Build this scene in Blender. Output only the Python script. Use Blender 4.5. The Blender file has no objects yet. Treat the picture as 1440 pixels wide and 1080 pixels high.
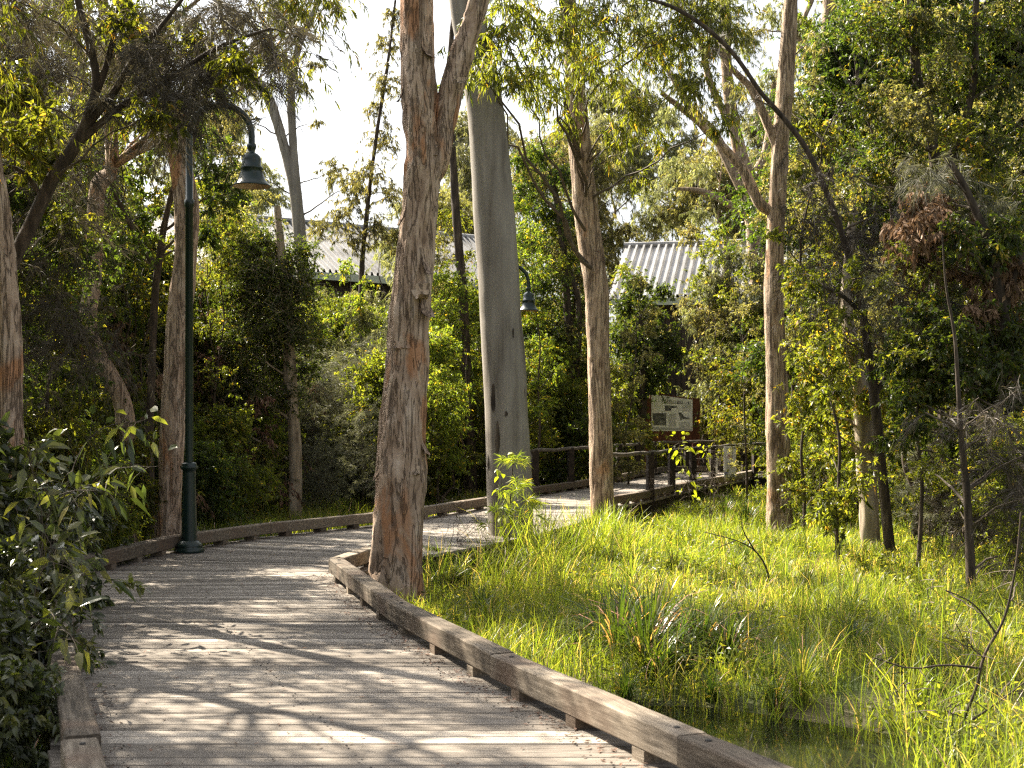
import bpy, math, random
import numpy as np
from mathutils import Vector
PI = math.pi
sc = bpy.context.scene
col = sc.collection

# ------------------------------------------------------------------ camera
F = 1900.0                       # focal length in pixels of the 1440 px photograph
CX, CY, CH = 720.0, 592.0, 1.6   # principal column, horizon row, eye height above the deck
cd = bpy.data.cameras.new("camera"); cam = bpy.data.objects.new("camera", cd); col.objects.link(cam)
cam.location = (0, 0, CH); cam.rotation_euler = (PI/2, 0, 0)
cd.sensor_width = 36.0; cd.lens = F/1440*36.0
cd.shift_y = (CY-540)/1440.0
cd.clip_start = .1; cd.clip_end = 1000
cd.dof.use_dof = True; cd.dof.focus_distance = 14.5; cd.dof.aperture_fstop = 4.8
sc.camera = cam
# ------------------------------------------------------------------ sky and sun
SUN_EL = math.radians(43)
SUN_XY = Vector((-.74, .67)).normalized()
w = bpy.data.worlds.new("World"); sc.world = w; w.use_nodes = True
nt = w.node_tree; nt.nodes.clear()
so = nt.nodes.new("ShaderNodeOutputWorld"); bg = nt.nodes.new("ShaderNodeBackground")
sky = nt.nodes.new("ShaderNodeTexSky"); sky.sky_type = 'NISHITA'; sky.sun_disc = False
sky.sun_elevation = SUN_EL; sky.sun_rotation = math.atan2(SUN_XY.x, SUN_XY.y)
sky.dust_density = 5.0; sky.air_density = 1.0; sky.ozone_density = 1.0
bg.inputs[1].default_value = .065
hsv = nt.nodes.new("ShaderNodeHueSaturation"); hsv.inputs["Saturation"].default_value = .22; nt.links.new(sky.outputs[0], hsv.inputs["Color"])
wm = nt.nodes.new("ShaderNodeMix"); wm.data_type = 'RGBA'; wm.blend_type = 'MULTIPLY'; wm.inputs[0].default_value = 1; wm.clamp_result = False; nt.links.new(hsv.outputs[0], wm.inputs[6]); wm.inputs[7].default_value = (.975, .995, 1.02, 1)
nt.links.new(wm.outputs[2], bg.inputs[0]); nt.links.new(bg.outputs[0], so.inputs[0])
sl = bpy.data.lights.new("sun", 'SUN'); sun = bpy.data.objects.new("sun", sl); col.objects.link(sun)
sl.energy = 5.0; sl.angle = math.radians(.53); sl.color = (1, .90, .74)
sdir = Vector((SUN_XY.x*math.cos(SUN_EL), SUN_XY.y*math.cos(SUN_EL), math.sin(SUN_EL)))
sun.rotation_euler = (-sdir).to_track_quat('-Z', 'Y').to_euler()
sun.location = sdir*60
sc.view_settings.view_transform = 'Standard'; sc.view_settings.look = 'None'
sc.view_settings.exposure = 2.2; sc.view_settings.gamma = 1.0
cy = sc.cycles
cy.max_bounces = 6; cy.diffuse_bounces = 4; cy.glossy_bounces = 3; cy.transmission_bounces = 4; cy.transparent_max_bounces = 4
cy.use_denoising = False; cy.pixel_filter_type = 'BLACKMAN_HARRIS'; cy.filter_width = 1.3; cy.sample_clamp_indirect = 3.0
try: cy.denoiser = 'OPENIMAGEDENOISE'
except Exception: pass

# ------------------------------------------------------------------ helpers
def P(px, py, d):                # the world point seen at a photo pixel, d metres away
    return np.array([(px-CX)*d/F, d, CH-(py-CY)*d/F])
GZ = -.42
def hash3(ix, iy, iz):
    h = (ix.astype(np.int64)*374761393 + iy.astype(np.int64)*668265263 + iz.astype(np.int64)*1274126177) & 0xffffffff
    h = ((h ^ (h >> 13))*1274126177) & 0xffffffff
    return ((h ^ (h >> 16)) & 0xffffff)/float(0xffffff)
def vnoise(p):
    p = np.asarray(p, float); f = np.floor(p); t = p-f; t = t*t*(3-2*t); i = f.astype(np.int64)
    r = 0
    for dx in (0, 1):
        for dy in (0, 1):
            for dz in (0, 1):
                wgt = (t[:, 0] if dx else 1-t[:, 0])*(t[:, 1] if dy else 1-t[:, 1])*(t[:, 2] if dz else 1-t[:, 2])
                r = r+wgt*hash3(i[:, 0]+dx, i[:, 1]+dy, i[:, 2]+dz)
    return r
def fbm(p, o=4):
    r, a, s = 0, .5, 1.0
    for k in range(o):
        r = r+a*vnoise(p*s+17.3*k); a *= .5; s *= 2.03
    return r/(1-.5**o)

class MB:
    """collects geometry, then becomes one mesh object"""
    def __init__(s): s.v = []; s.f = []; s.r = []; s.n = 0; s.m = []
    def add(s, verts, faces, rnd=None, mat=0):
        verts = np.asarray(verts, float).reshape(-1, 3)
        s.v.append(verts)
        for f in faces:
            f = np.asarray(f, np.int64); s.f.append(f+s.n); s.m.append(np.full(len(f), mat, np.int32))
        s.r.append(np.full(len(verts), .5) if rnd is None else np.broadcast_to(np.asarray(rnd, float), (len(verts),)))
        s.n += len(verts)
    def box(s, c, size, rz=0, rnd=None, mat=0, top=1.0, ry=0):
        x, y, z = np.array(size)/2
        v = np.array([[-x,-y,-z],[x,-y,-z],[x,y,-z],[-x,y,-z],[-x*top,-y*top,z],[x*top,-y*top,z],[x*top,y*top,z],[-x*top,y*top,z]])
        cz, sz = math.cos(ry), math.sin(ry)
        v = np.stack([v[:, 0]*cz+v[:, 2]*sz, v[:, 1], -v[:, 0]*sz+v[:, 2]*cz], 1)
        cz, sz = math.cos(rz), math.sin(rz)
        v = np.stack([v[:, 0]*cz-v[:, 1]*sz, v[:, 0]*sz+v[:, 1]*cz, v[:, 2]], 1)+np.array(c)
        s.add(v, [[[0,3,2,1],[4,5,6,7],[0,1,5,4],[1,2,6,5],[2,3,7,6],[3,0,4,7]]], rnd, mat)
    def beam(s, a, b, wd, ht, rnd=None, mat=0, segs=1, wob=0):
        """a box beam from a to b (centre line)"""
        a, b = np.array(a, float), np.array(b, float); d = b-a; L = np.linalg.norm(d); d /= L
        side = np.cross(d, [0, 0, 1]); side /= np.linalg.norm(side); up = np.cross(side, d)
        n = segs+1; vs = []
        ch = min(wd, ht)*.06
        prof = [(-wd/2, -ht/2+ch), (-wd/2, ht/2-ch), (-wd/2+ch, ht/2), (wd/2-ch, ht/2), (wd/2, ht/2-ch), (wd/2, -ht/2+ch), (wd/2-ch, -ht/2), (-wd/2+ch, -ht/2)]
        k = len(prof)
        for i in range(n):
            c = a+d*L*i/segs
            for (u, h) in prof:
                j = (np.random.rand(3)-.5)*wob
                vs.append(c+side*u+up*h+j)
        f = [[i*k+q, i*k+(q+1) % k, (i+1)*k+(q+1) % k, (i+1)*k+q] for i in range(segs) for q in range(k)]
        s.add(vs, [f], rnd, mat)
        base = [[0, 1, 2, 3], [0, 3, 4, 7], [4, 5, 6, 7]]
        v2 = np.array(vs); s.add(v2[:k], [base], rnd, mat); s.add(v2[-k:], [[q[::-1] for q in base]], rnd, mat)
    def tube(s, pts, rad, seg=8, rnd=None, mat=0, cap=True):
        pts = np.asarray(pts, float); n = len(pts); rad = np.broadcast_to(np.asarray(rad, float), (n,))
        t = np.gradient(pts, axis=0); t /= np.linalg.norm(t, axis=1)[:, None]+1e-9
        ref = np.array([0, 1., 0]) if abs(t[:, 1]).mean() < .8 else np.array([1., 0, 0])
        u = np.cross(t, ref); u /= np.linalg.norm(u, axis=1)[:, None]+1e-9; v = np.cross(t, u)
        a = np.linspace(0, 2*PI, seg, endpoint=False)
        ring = pts[:, None]+rad[:, None, None]*(np.cos(a)[None, :, None]*u[:, None]+np.sin(a)[None, :, None]*v[:, None])
        i = np.arange(n-1)[:, None]*seg; j = np.arange(seg)[None]; j2 = (j+1) % seg
        f = np.stack([i+j, i+j2, i+seg+j2, i+seg+j], -1).reshape(-1, 4)
        vs = ring.reshape(-1, 3); fs = [f]
        if cap:
            vs = np.vstack([vs, pts[:1], pts[-1:]]); q = np.arange(seg); q2 = (q+1) % seg
            fs += [np.stack([q2, q, np.full(seg, n*seg)], 1), np.stack([(n-1)*seg+q, (n-1)*seg+q2, np.full(seg, n*seg+1)], 1)]
        s.add(vs, fs, rnd, mat)
    def lathe(s, prof, c, seg=32, rnd=None, mat=0):
        a = np.linspace(0, 2*PI, seg, endpoint=False)
        vs = np.array([[c[0]+r*math.cos(t), c[1]+r*math.sin(t), c[2]+z] for (r, z) in prof for t in a])
        f = [[i*seg+j, i*seg+(j+1) % seg, (i+1)*seg+(j+1) % seg, (i+1)*seg+j] for i in range(len(prof)-1) for j in range(seg)]
        s.add(vs, [f], rnd, mat)
    def mesh(s, name, mats, smooth=False):
        me = bpy.data.meshes.new(name)
        V = np.vstack(s.v).astype(np.float32); R = np.concatenate(s.r).astype(np.float32)
        sizes = np.concatenate([np.full(len(f), f.shape[1]) for f in s.f if len(f)]); idx = np.concatenate([f.ravel() for f in s.f if len(f)])
        mi = np.concatenate([m for m in s.m if len(m)])
        me.vertices.add(len(V)); me.vertices.foreach_set("co", V.ravel())
        me.loops.add(len(idx)); me.loops.foreach_set("vertex_index", idx.astype(np.int32))
        me.polygons.add(len(sizes)); me.polygons.foreach_set("loop_start", np.concatenate([[0], np.cumsum(sizes)[:-1]]).astype(np.int32))
        me.polygons.foreach_set("material_index", mi)
        if smooth: me.polygons.foreach_set("use_smooth", np.ones(len(sizes), bool))
        at = me.attributes.new("rnd", 'FLOAT', 'POINT'); at.data.foreach_set("value", R)
        for m in (mats if isinstance(mats, (list, tuple)) else [mats]): me.materials.append(m)
        me.update(calc_edges=True); me.validate()
        if not smooth: me.shade_flat()
        return me
    def build(s, name, mats, parent=None, smooth=False):
        o = bpy.data.objects.new(name, s.mesh(name, mats, smooth)); col.objects.link(o)
        if parent is not None:
            o.parent = parent; o.matrix_parent_inverse = parent.matrix_basis.inverted()
        return o
def tag(o, label=None, cat=None, group=None, kind=None):
    if label: o["label"] = label
    if cat: o["category"] = cat
    if group: o["group"] = group
    if kind: o["kind"] = kind
    return o
def thing(name, label, cat, loc=(0, 0, 0), group=None, rz=0, s=1):
    o = bpy.data.objects.new(name, None); col.objects.link(o); o.location = loc
    o.rotation_euler = (0, 0, rz); o.scale = (s, s, s); o.empty_display_size = .2
    return tag(o, label, cat, group)

# ------------------------------------------------------------------ materials
def newmat(name):
    m = bpy.data.materials.new(name); m.use_nodes = True; t = m.node_tree; t.nodes.clear()
    return m, t, t.nodes, t.links
def ramp(N, stops):
    r = N.new("ShaderNodeValToRGB"); e = r.color_ramp.elements
    while len(e) < len(stops): e.new(.5)
    for k, (p, c) in enumerate(stops): e[k].position = p; e[k].color = (*c, 1)
    return r
def leaf_mat(name, stops, trans=(1.3, 1.5, .55), tmix=.45, rough=.42, spec=.4, warm=1.5):
    m, t, N, L = newmat(name)
    out = N.new("ShaderNodeOutputMaterial"); a = N.new("ShaderNodeAttribute"); a.attribute_name = "rnd"
    oi = N.new("ShaderNodeObjectInfo"); r = ramp(N, [(p_, (min(.9, c_[0]*warm), c_[1]*1.0, c_[2]*1.5)) for p_, c_ in stops]); L.new(a.outputs["Fac"], r.inputs[0])
    hs = N.new("ShaderNodeHueSaturation"); hs.inputs["Saturation"].default_value = 1
    mr = N.new("ShaderNodeMapRange"); mr.inputs[3].default_value = .8; mr.inputs[4].default_value = 1.25
    L.new(oi.outputs["Random"], mr.inputs[0]); L.new(mr.outputs[0], hs.inputs["Value"]); L.new(r.outputs[0], hs.inputs["Color"])
    mh = N.new("ShaderNodeMapRange"); mh.inputs[3].default_value = .485; mh.inputs[4].default_value = .512
    L.new(oi.outputs["Random"], mh.inputs[0]); L.new(mh.outputs[0], hs.inputs["Hue"])
    b = N.new("ShaderNodeBsdfPrincipled"); b.inputs["Roughness"].default_value = rough; b.inputs["Specular IOR Level"].default_value = spec
    L.new(hs.outputs[0], b.inputs["Base Color"])
    mul = N.new("ShaderNodeMix"); mul.data_type = 'RGBA'; mul.blend_type = 'MULTIPLY'; mul.inputs[0].default_value = 1; mul.clamp_result = False
    L.new(hs.outputs[0], mul.inputs[6]); mul.inputs[7].default_value = (*trans, 1)
    tr = N.new("ShaderNodeBsdfTranslucent"); L.new(mul.outputs[2], tr.inputs[0])
    mx = N.new("ShaderNodeMixShader"); mx.inputs[0].default_value = tmix
    L.new(b.outputs[0], mx.inputs[1]); L.new(tr.outputs[0], mx.inputs[2]); L.new(mx.outputs[0], out.inputs[0])
    return m
def simple(name, stops, scale=(4, 4, 4), rough=.8, bump=.3, detail=6, dist=.02, spec=.3, metal=0, attr=0.0, noise2=None, rotz=None):
    """noise-mottled surface; attr mixes in the per-piece value"""
    m, t, N, L = newmat(name)
    out = N.new("ShaderNodeOutputMaterial"); b = N.new("ShaderNodeBsdfPrincipled"); L.new(b.outputs[0], out.inputs[0])
    tc = N.new("ShaderNodeTexCoord"); mp = N.new("ShaderNodeMapping"); mp.inputs["Scale"].default_value = scale
    if rotz is None: L.new(tc.outputs["Object"], mp.inputs[0])
    else:
        mr_ = N.new("ShaderNodeMapping"); mr_.inputs["Rotation"].default_value = (0, 0, -rotz); L.new(tc.outputs["Object"], mr_.inputs[0]); L.new(mr_.outputs[0], mp.inputs[0])
    n = N.new("ShaderNodeTexNoise"); n.inputs["Detail"].default_value = detail; n.inputs["Scale"].default_value = 1; n.inputs["Roughness"].default_value = .65
    L.new(mp.outputs[0], n.inputs[0]); fac = n.outputs[0]
    if attr:
        a = N.new("ShaderNodeAttribute"); a.attribute_name = "rnd"
        sb = N.new("ShaderNodeMath"); sb.operation = 'SUBTRACT'; L.new(a.outputs["Fac"], sb.inputs[0]); sb.inputs[1].default_value = .5
        ma = N.new("ShaderNodeMath"); ma.operation = 'MULTIPLY_ADD'; L.new(sb.outputs[0], ma.inputs[0]); ma.inputs[1].default_value = attr; L.new(fac, ma.inputs[2]); fac = ma.outputs[0]
    r = ramp(N, stops); L.new(fac, r.inputs[0]); c = r.outputs[0]
    if noise2:
        sc2, lo, hi, colr = noise2
        n2 = N.new("ShaderNodeTexNoise"); n2.inputs["Detail"].default_value = 5; n2.inputs["Scale"].default_value = 1
        mp2 = N.new("ShaderNodeMapping"); mp2.inputs["Scale"].default_value = sc2; L.new(tc.outputs["Object"], mp2.inputs[0]); L.new(mp2.outputs[0], n2.inputs[0])
        r2 = ramp(N, [(lo, (0, 0, 0)), (hi, (1, 1, 1))]); L.new(n2.outputs[0], r2.inputs[0])
        mm = N.new("ShaderNodeMix"); mm.data_type = 'RGBA'; L.new(r2.outputs[0], mm.inputs[0]); L.new(c, mm.inputs[6]); mm.inputs[7].default_value = (*colr, 1); c = mm.outputs[2]
    L.new(c, b.inputs["Base Color"])
    b.inputs["Roughness"].default_value = rough; b.inputs["Specular IOR Level"].default_value = spec; b.inputs["Metallic"].default_value = metal
    if bump:
        bp = N.new("ShaderNodeBump"); bp.inputs["Strength"].default_value = bump; bp.inputs["Distance"].default_value = dist
        L.new(n.outputs[0], bp.inputs["Height"]); L.new(bp.outputs[0], b.inputs["Normal"])
    return m

M = {}
def bark(name, stops, orange, om, fiss=(.03, .02, .014), scale=(9, 9, 4), thr=.022, ozone=(1.9, 1.9, .8)):
    m, t, N, L = newmat(name); out = N.new("ShaderNodeOutputMaterial"); b = N.new("ShaderNodeBsdfPrincipled"); L.new(b.outputs[0], out.inputs[0])
    tc = N.new("ShaderNodeTexCoord")
    def noise(sc_, det, dis=0, ro=.6):
        mp = N.new("ShaderNodeMapping"); mp.inputs["Scale"].default_value = sc_; L.new(tc.outputs["Object"], mp.inputs[0])
        n = N.new("ShaderNodeTexNoise"); n.inputs["Scale"].default_value = 1; n.inputs["Detail"].default_value = det; n.inputs["Distortion"].default_value = dis; n.inputs["Roughness"].default_value = ro; L.new(mp.outputs[0], n.inputs[0]); return n.outputs[0]
    def mth(op, a, b_=0.0, c_=None):
        x = N.new("ShaderNodeMath"); x.operation = op
        for i, q in enumerate((a, b_, c_)):
            if q is None: continue
            if isinstance(q, (int, float)): x.inputs[i].default_value = q
            else: L.new(q, x.inputs[i])
        return x.outputs[0]
    def mix(f, a, b_):
        x = N.new("ShaderNodeMix"); x.data_type = 'RGBA'
        for i, q in ((0, f), (6, a), (7, b_)):
            if isinstance(q, tuple): x.inputs[i].default_value = (*q, 1)
            elif isinstance(q, float): x.inputs[i].default_value = q
            else: L.new(q, x.inputs[i])
        return x.outputs[2]
    at_ = N.new("ShaderNodeAttribute"); at_.attribute_name = "rnd"
    n1 = noise(scale, 7, .4, .7); f = mth('MULTIPLY_ADD', mth('SUBTRACT', at_.outputs["Fac"], .5), .22, n1)
    r = ramp(N, stops); L.new(f, r.inputs[0]); c = r.outputs[0]
    on = noise(ozone, 4, .8); ro_ = ramp(N, [(om, (0, 0, 0)), (om+.07, (1, 1, 1))]); L.new(on, ro_.inputs[0]); c = mix(mth('MULTIPLY', ro_.outputs[0], .8), c, orange)
    fn = noise((scale[0]*1.1, scale[1]*1.1, scale[2]*.28), 5, 1.2); ab = mth('ABSOLUTE', mth('SUBTRACT', fn, .5)); rf = ramp(N, [(0, (1, 1, 1)), (thr, (.75, .75, .75)), (thr*2.4, (0, 0, 0))]); L.new(ab, rf.inputs[0])
    fm = mth('MULTIPLY', rf.outputs[0], .6); c = mix(fm, c, fiss)
    L.new(c, b.inputs["Base Color"]); b.inputs["Roughness"].default_value = .9; b.inputs["Specular IOR Level"].default_value = .25
    h = mth('SUBTRACT', n1, mth('MULTIPLY', rf.outputs[0], .5)); bp = N.new("ShaderNodeBump"); bp.inputs["Strength"].default_value = .9; bp.inputs["Distance"].default_value = .03
    L.new(h, bp.inputs["Height"]); L.new(bp.outputs[0], b.inputs["Normal"]); return m
M['bark_paper'] = bark('paperbark', [(.28, (.17, .115, .08)), (.42, (.32, .225, .16)), (.56, (.45, .335, .25)), (.72, (.57, .455, .36))], (.42, .20, .095), .55, thr=.014)
M['bark_tan'] = bark('tan_bark', [(.28, (.15, .10, .067)), (.42, (.31, .22, .15)), (.56, (.46, .345, .24)), (.75, (.6, .485, .365))], (.40, .22, .11), .60, scale=(11, 11, 3), thr=.016)
M['bark_gum'] = simple('smooth_gum_bark', [(.22, (.08, .066, .052)), (.38, (.185, .162, .135)), (.62, (.265, .238, .202)), (.8, (.36, .33, .285))],
    scale=(7, 7, .55), bump=.25, dist=.012, rough=.75, attr=.3, noise2=((9, 9, 1.7), .66, .74, (.10, .07, .05)))
M['bark_dark'] = simple('dark_bark', [(.3, (.018, .014, .01)), (.55, (.07, .052, .038)), (.75, (.17, .135, .10))], scale=(16, 16, 3), bump=.8, dist=.02, rough=.9)
M['bark_pale'] = simple('pale_bark', [(.3, (.10, .075, .05)), (.55, (.33, .27, .20)), (.75, (.52, .45, .36))], scale=(8, 8, 1.2), bump=.4, dist=.02, rough=.85)
M['twig'] = simple('twig', [(.3, (.04, .03, .022)), (.7, (.14, .11, .08))], scale=(9, 9, 9), bump=0)
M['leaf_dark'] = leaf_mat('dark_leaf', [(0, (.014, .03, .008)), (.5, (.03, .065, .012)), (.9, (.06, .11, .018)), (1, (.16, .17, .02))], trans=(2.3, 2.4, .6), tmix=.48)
M['leaf_mid'] = leaf_mat('mid_leaf', [(0, (.028, .048, .010)), (.5, (.068, .115, .020)), (.9, (.14, .19, .035)), (1, (.32, .24, .05))], trans=(2.3, 2.4, .5), tmix=.55)
M['leaf_bright'] = leaf_mat('bright_leaf', [(0, (.045, .078, .012)), (.5, (.09, .14, .02)), (.9, (.16, .2, .025)), (1, (.36, .24, .03))], trans=(2.1, 2.1, .6), tmix=.55, warm=1.25)
M['leaf_olive'] = leaf_mat('olive_leaf', [(0, (.065, .068, .02)), (.5, (.16, .155, .05)), (.9, (.28, .26, .09)), (1, (.40, .30, .10))], trans=(1.9, 1.85, .75), tmix=.5, warm=1.0)
M['leaf_pale'] = leaf_mat('pale_leaf', [(0, (.09, .10, .03)), (.5, (.19, .195, .07)), (1, (.33, .32, .13))], trans=(1.6, 1.6, .8), tmix=.45, warm=1.0)
M['leaf_yellow'] = leaf_mat('yellow_leaf', [(0, (.25, .28, .02)), (1, (.42, .42, .03))], trans=(1.5, 1.6, .4), tmix=.5, warm=1.0)
M['leaf_blue'] = leaf_mat('glossy_leaf', [(0, (.024, .046, .018)), (.6, (.06, .10, .03)), (1, (.14, .19, .04))], trans=(1.8, 2.1, .5), tmix=.35, rough=.28, spec=.6)
M['needle'] = leaf_mat('needle', [(0, (.05, .048, .022)), (.5, (.12, .115, .05)), (1, (.25, .23, .12))], trans=(1.3, 1.3, .8), tmix=.35, rough=.6, warm=.92)
M['needle_dark'] = leaf_mat('dark_needle', [(0, (.028, .022, .012)), (.6, (.07, .058, .03)), (1, (.17, .14, .08))], trans=(1.2, 1.2, .8), tmix=.25, rough=.6, warm=1.0)
M['leaf_dead'] = leaf_mat('dead_leaf', [(0, (.045, .028, .011)), (.6, (.15, .092, .04)), (1, (.32, .215, .105))], trans=(1.1, 1.0, .8), tmix=.25, rough=.7, spec=.2, warm=1.05)
M['grass'] = leaf_mat('grass_blade', [(0, (.035, .07, .014)), (.45, (.095, .165, .025)), (.8, (.18, .24, .045)), (1, (.34, .32, .16))], trans=(1.9, 2.0, .45), tmix=.5, rough=.42, warm=1.4)
M['strap'] = leaf_mat('strap_leaf', [(0, (.015, .04, .008)), (.6, (.05, .105, .015)), (.92, (.11, .17, .025)), (1, (.38, .30, .14))], trans=(1.6, 1.9, .5), tmix=.38, rough=.32, spec=.5)
M['ground'] = simple('soil', [(.3, (.02, .016, .01)), (.5, (.055, .05, .02)), (.7, (.12, .10, .05))], scale=(1.3, 1.3, 1.3), bump=.6, dist=.05, rough=.95, noise2=((.5, .5, .5), .45, .6, (.06, .085, .018)))
M['deck'] = simple('weathered_board', [(.25, (.05, .04, .031)), (.42, (.15, .127, .104)), (.58, (.265, .23, .192)), (.8, (.40, .355, .30))],
    scale=(5, 70, 70), bump=.6, dist=.004, rough=.75, attr=.32, detail=6, noise2=((1.1, 1.5, 1), .50, .72, (.13, .11, .09)))
M['kerb'] = simple('weathered_beam', [(.25, (.045, .035, .025)), (.45, (.12, .096, .07)), (.62, (.22, .18, .135)), (.8, (.36, .305, .24))],
    scale=(42, 2.6, 42), bump=.8, dist=.006, rough=.85, attr=.25, detail=8, rotz=math.radians(19.5), noise2=((2, 2, 2), .5, .72, (.12, .08, .055)))
M['beam_dark'] = simple('dark_timber', [(.3, (.012, .009, .007)), (.6, (.04, .03, .022)), (.8, (.10, .08, .06))], scale=(10, 10, 10), bump=.4, rough=.9)
M['rail'] = simple('grey_rail', [(.3, (.05, .042, .034)), (.6, (.15, .13, .105)), (.8, (.38, .34, .29))], scale=(5, 5, 20), bump=.4, rough=.85)
M['lamp'] = simple('green_lamp_paint', [(.3, (.004, .014, .012)), (.7, (.007, .024, .02)), (.85, (.03, .045, .038))], scale=(6, 6, 6), bump=.1, rough=.33, spec=.5, dist=.004)
M['lamp_inner'] = simple('rusty_inner', [(.3, (.35, .22, .15)), (.7, (.6, .45, .34))], scale=(9, 9, 9), bump=.1, rough=.6)
M['sign_brown'] = simple('sign_timber', [(.3, (.07, .024, .013)), (.7, (.15, .055, .03))], scale=(9, 9, 2), bump=.3, rough=.8)
M['panel'] = simple('sign_panel', [(.3, (.74, .73, .69)), (.7, (.82, .81, .77))], scale=(3, 3, 3), bump=0, rough=.45)
M['ink'] = simple('sign_ink', [(.35, (.02, .022, .02)), (.5, (.10, .10, .09)), (.65, (.3, .3, .28))], scale=(16, 16, 22), bump=0, rough=.5)
M['ink_soft'] = simple('faded_ink', [(.3, (.30, .30, .29)), (.7, (.42, .42, .4))], scale=(30, 30, 60), bump=0, rough=.5)
M['white_sign'] = simple('white_sign', [(.3, (.62, .62, .6)), (.7, (.75, .75, .73))], scale=(4, 4, 4), bump=0, rough=.4)
M['red'] = simple('red_mark', [(.3, (.35, .03, .02)), (.7, (.5, .05, .04))], bump=0)
M['blue'] = simple('blue_mark', [(.3, (.02, .05, .30)), (.7, (.03, .08, .42))], bump=0)
M['roof'] = simple('zinc_roof', [(.3, (.17, .165, .155)), (.5, (.27, .265, .26)), (.7, (.36, .355, .35))], scale=(.8, .8, .8), bump=0, rough=.42, metal=.25, spec=.5)
M['fascia'] = simple('fascia', [(.3, (.42, .45, .36)), (.7, (.52, .55, .45))], bump=0)
M['cladding'] = simple('brown_cladding', [(.3, (.03, .022, .018)), (.7, (.075, .055, .045))], scale=(3, 3, 1), bump=.3)
# water
m, t, N, L = newmat('water'); out = N.new("ShaderNodeOutputMaterial"); b = N.new("ShaderNodeBsdfPrincipled"); L.new(b.outputs[0], out.inputs[0])
b.inputs["Base Color"].default_value = (.012, .014, .008, 1); b.inputs["Roughness"].default_value = .04; b.inputs["Specular IOR Level"].default_value = .6
n = N.new("ShaderNodeTexNoise"); n.inputs["Scale"].default_value = 5; bp = N.new("ShaderNodeBump"); bp.inputs["Strength"].default_value = .05; bp.inputs["Distance"].default_value = .01
L.new(n.outputs[0], bp.inputs["Height"]); L.new(bp.outputs[0], b.inputs["Normal"]); M['water'] = m

# ------------------------------------------------------------------ boardwalk geometry (left edge; right edge), heading away and bending right
PAIR = np.array([[-.33, 2, 2.5, 2], [-1.83, 6.0, .73, 6.0], [-2.6, 8.1, -.13, 8.1], [-3.48, 10.5, -.98, 10.5], [-4.42, 13.5, -1.87, 13.76],
    [-4.08, 16.4, -1.6, 15.4], [-3.3, 18.5, -.6, 17.3], [-2.1, 20.4, .2, 19.2], [-1.25, 22.4, .9, 21.5], [-.38, 24.8, 1.4, 24.2], [.39, 28.3, 2.5, 26.9],
    [1.6, 31.5, 3.4, 29.6], [2.74, 35, 4.9, 33.5], [4.6, 41, 6.8, 38.5], [7, 42.6, 8, 40], [22, 42.6, 22, 40]])
LP, RP = PAIR[:, :2], PAIR[:, 2:]
DECK_POLY = np.vstack([LP, RP[::-1]])
def in_poly(x, y, poly):
    r = np.zeros(len(x), bool); n = len(poly); j = n-1
    for i in range(n):
        xi, yi = poly[i]; xj, yj = poly[j]
        c = ((yi > y) != (yj > y)) & (x < (xj-xi)*(y-yi)/((yj-yi) if yj != yi else 1e-9)+xi)
        r ^= c; j = i
    return r
def dist_poly(x, y, poly):
    d = np.full(len(x), 1e9); n = len(poly)
    for i in range(n):
        a, b_ = poly[i], poly[(i+1) % n]; ab = b_-a
        t_ = np.clip(((x-a[0])*ab[0]+(y-a[1])*ab[1])/(ab@ab), 0, 1)
        d = np.minimum(d, np.hypot(x-a[0]-t_*ab[0], y-a[1]-t_*ab[1]))
    return d
def ground_z(x, y):
    x = np.atleast_1d(np.asarray(x, float)); y = np.atleast_1d(np.asarray(y, float))
    z = GZ+.12*(fbm(np.stack([x*.5, y*.5, x*0], 1), 3)-.5)
    pond = np.exp(-(((x-1.15)/1.0)**2+((y-8.1)/1.6)**2)**1.5)+.15*np.exp(-(((x-2.9)/1.7)**2+((y-8.5)/1.0)**2)**1.5)
    z = z-.30*pond
    z = z+np.clip((y-45)*.012, 0, 1.0)
    z = z+.22*np.clip((-x-5+np.clip(y-14, 0, 99)*.25)/4, 0, 1)
    return z
def gz(x, y): return float(ground_z(x, y)[0])

xs = np.concatenate([np.linspace(-160, -12, 40), np.linspace(-11.7, 16, 140), np.linspace(17, 160, 40)])
ys = np.concatenate([np.linspace(-40, 1, 12), np.linspace(1.3, 46, 220), np.linspace(47, 260, 50)])
X, Y = np.meshgrid(xs, ys); Z = ground_z(X.ravel(), Y.ravel())
nx = len(xs); q = (np.arange(len(ys)-1)[:, None]*nx+np.arange(nx-1)[None]).ravel()
mb = MB(); mb.add(np.stack([X.ravel(), Y.ravel(), Z], 1), [np.stack([q, q+1, q+nx+1, q+nx], 1)])
tag(mb.build('ground', M['ground'], smooth=True), kind='structure')
mb = MB(); a = np.linspace(0, 2*PI, 48, endpoint=False)
mb.add(np.vstack([np.stack([2.4+4.2*np.cos(a), 8.0+4.5*np.sin(a), a*0-.475], 1), [[2.4, 8.0, -.475]]]), [np.stack([np.arange(48), (np.arange(48)+1) % 48, np.full(48, 48)], 1)])
tag(mb.build('water', M['water']), kind='structure')

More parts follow.
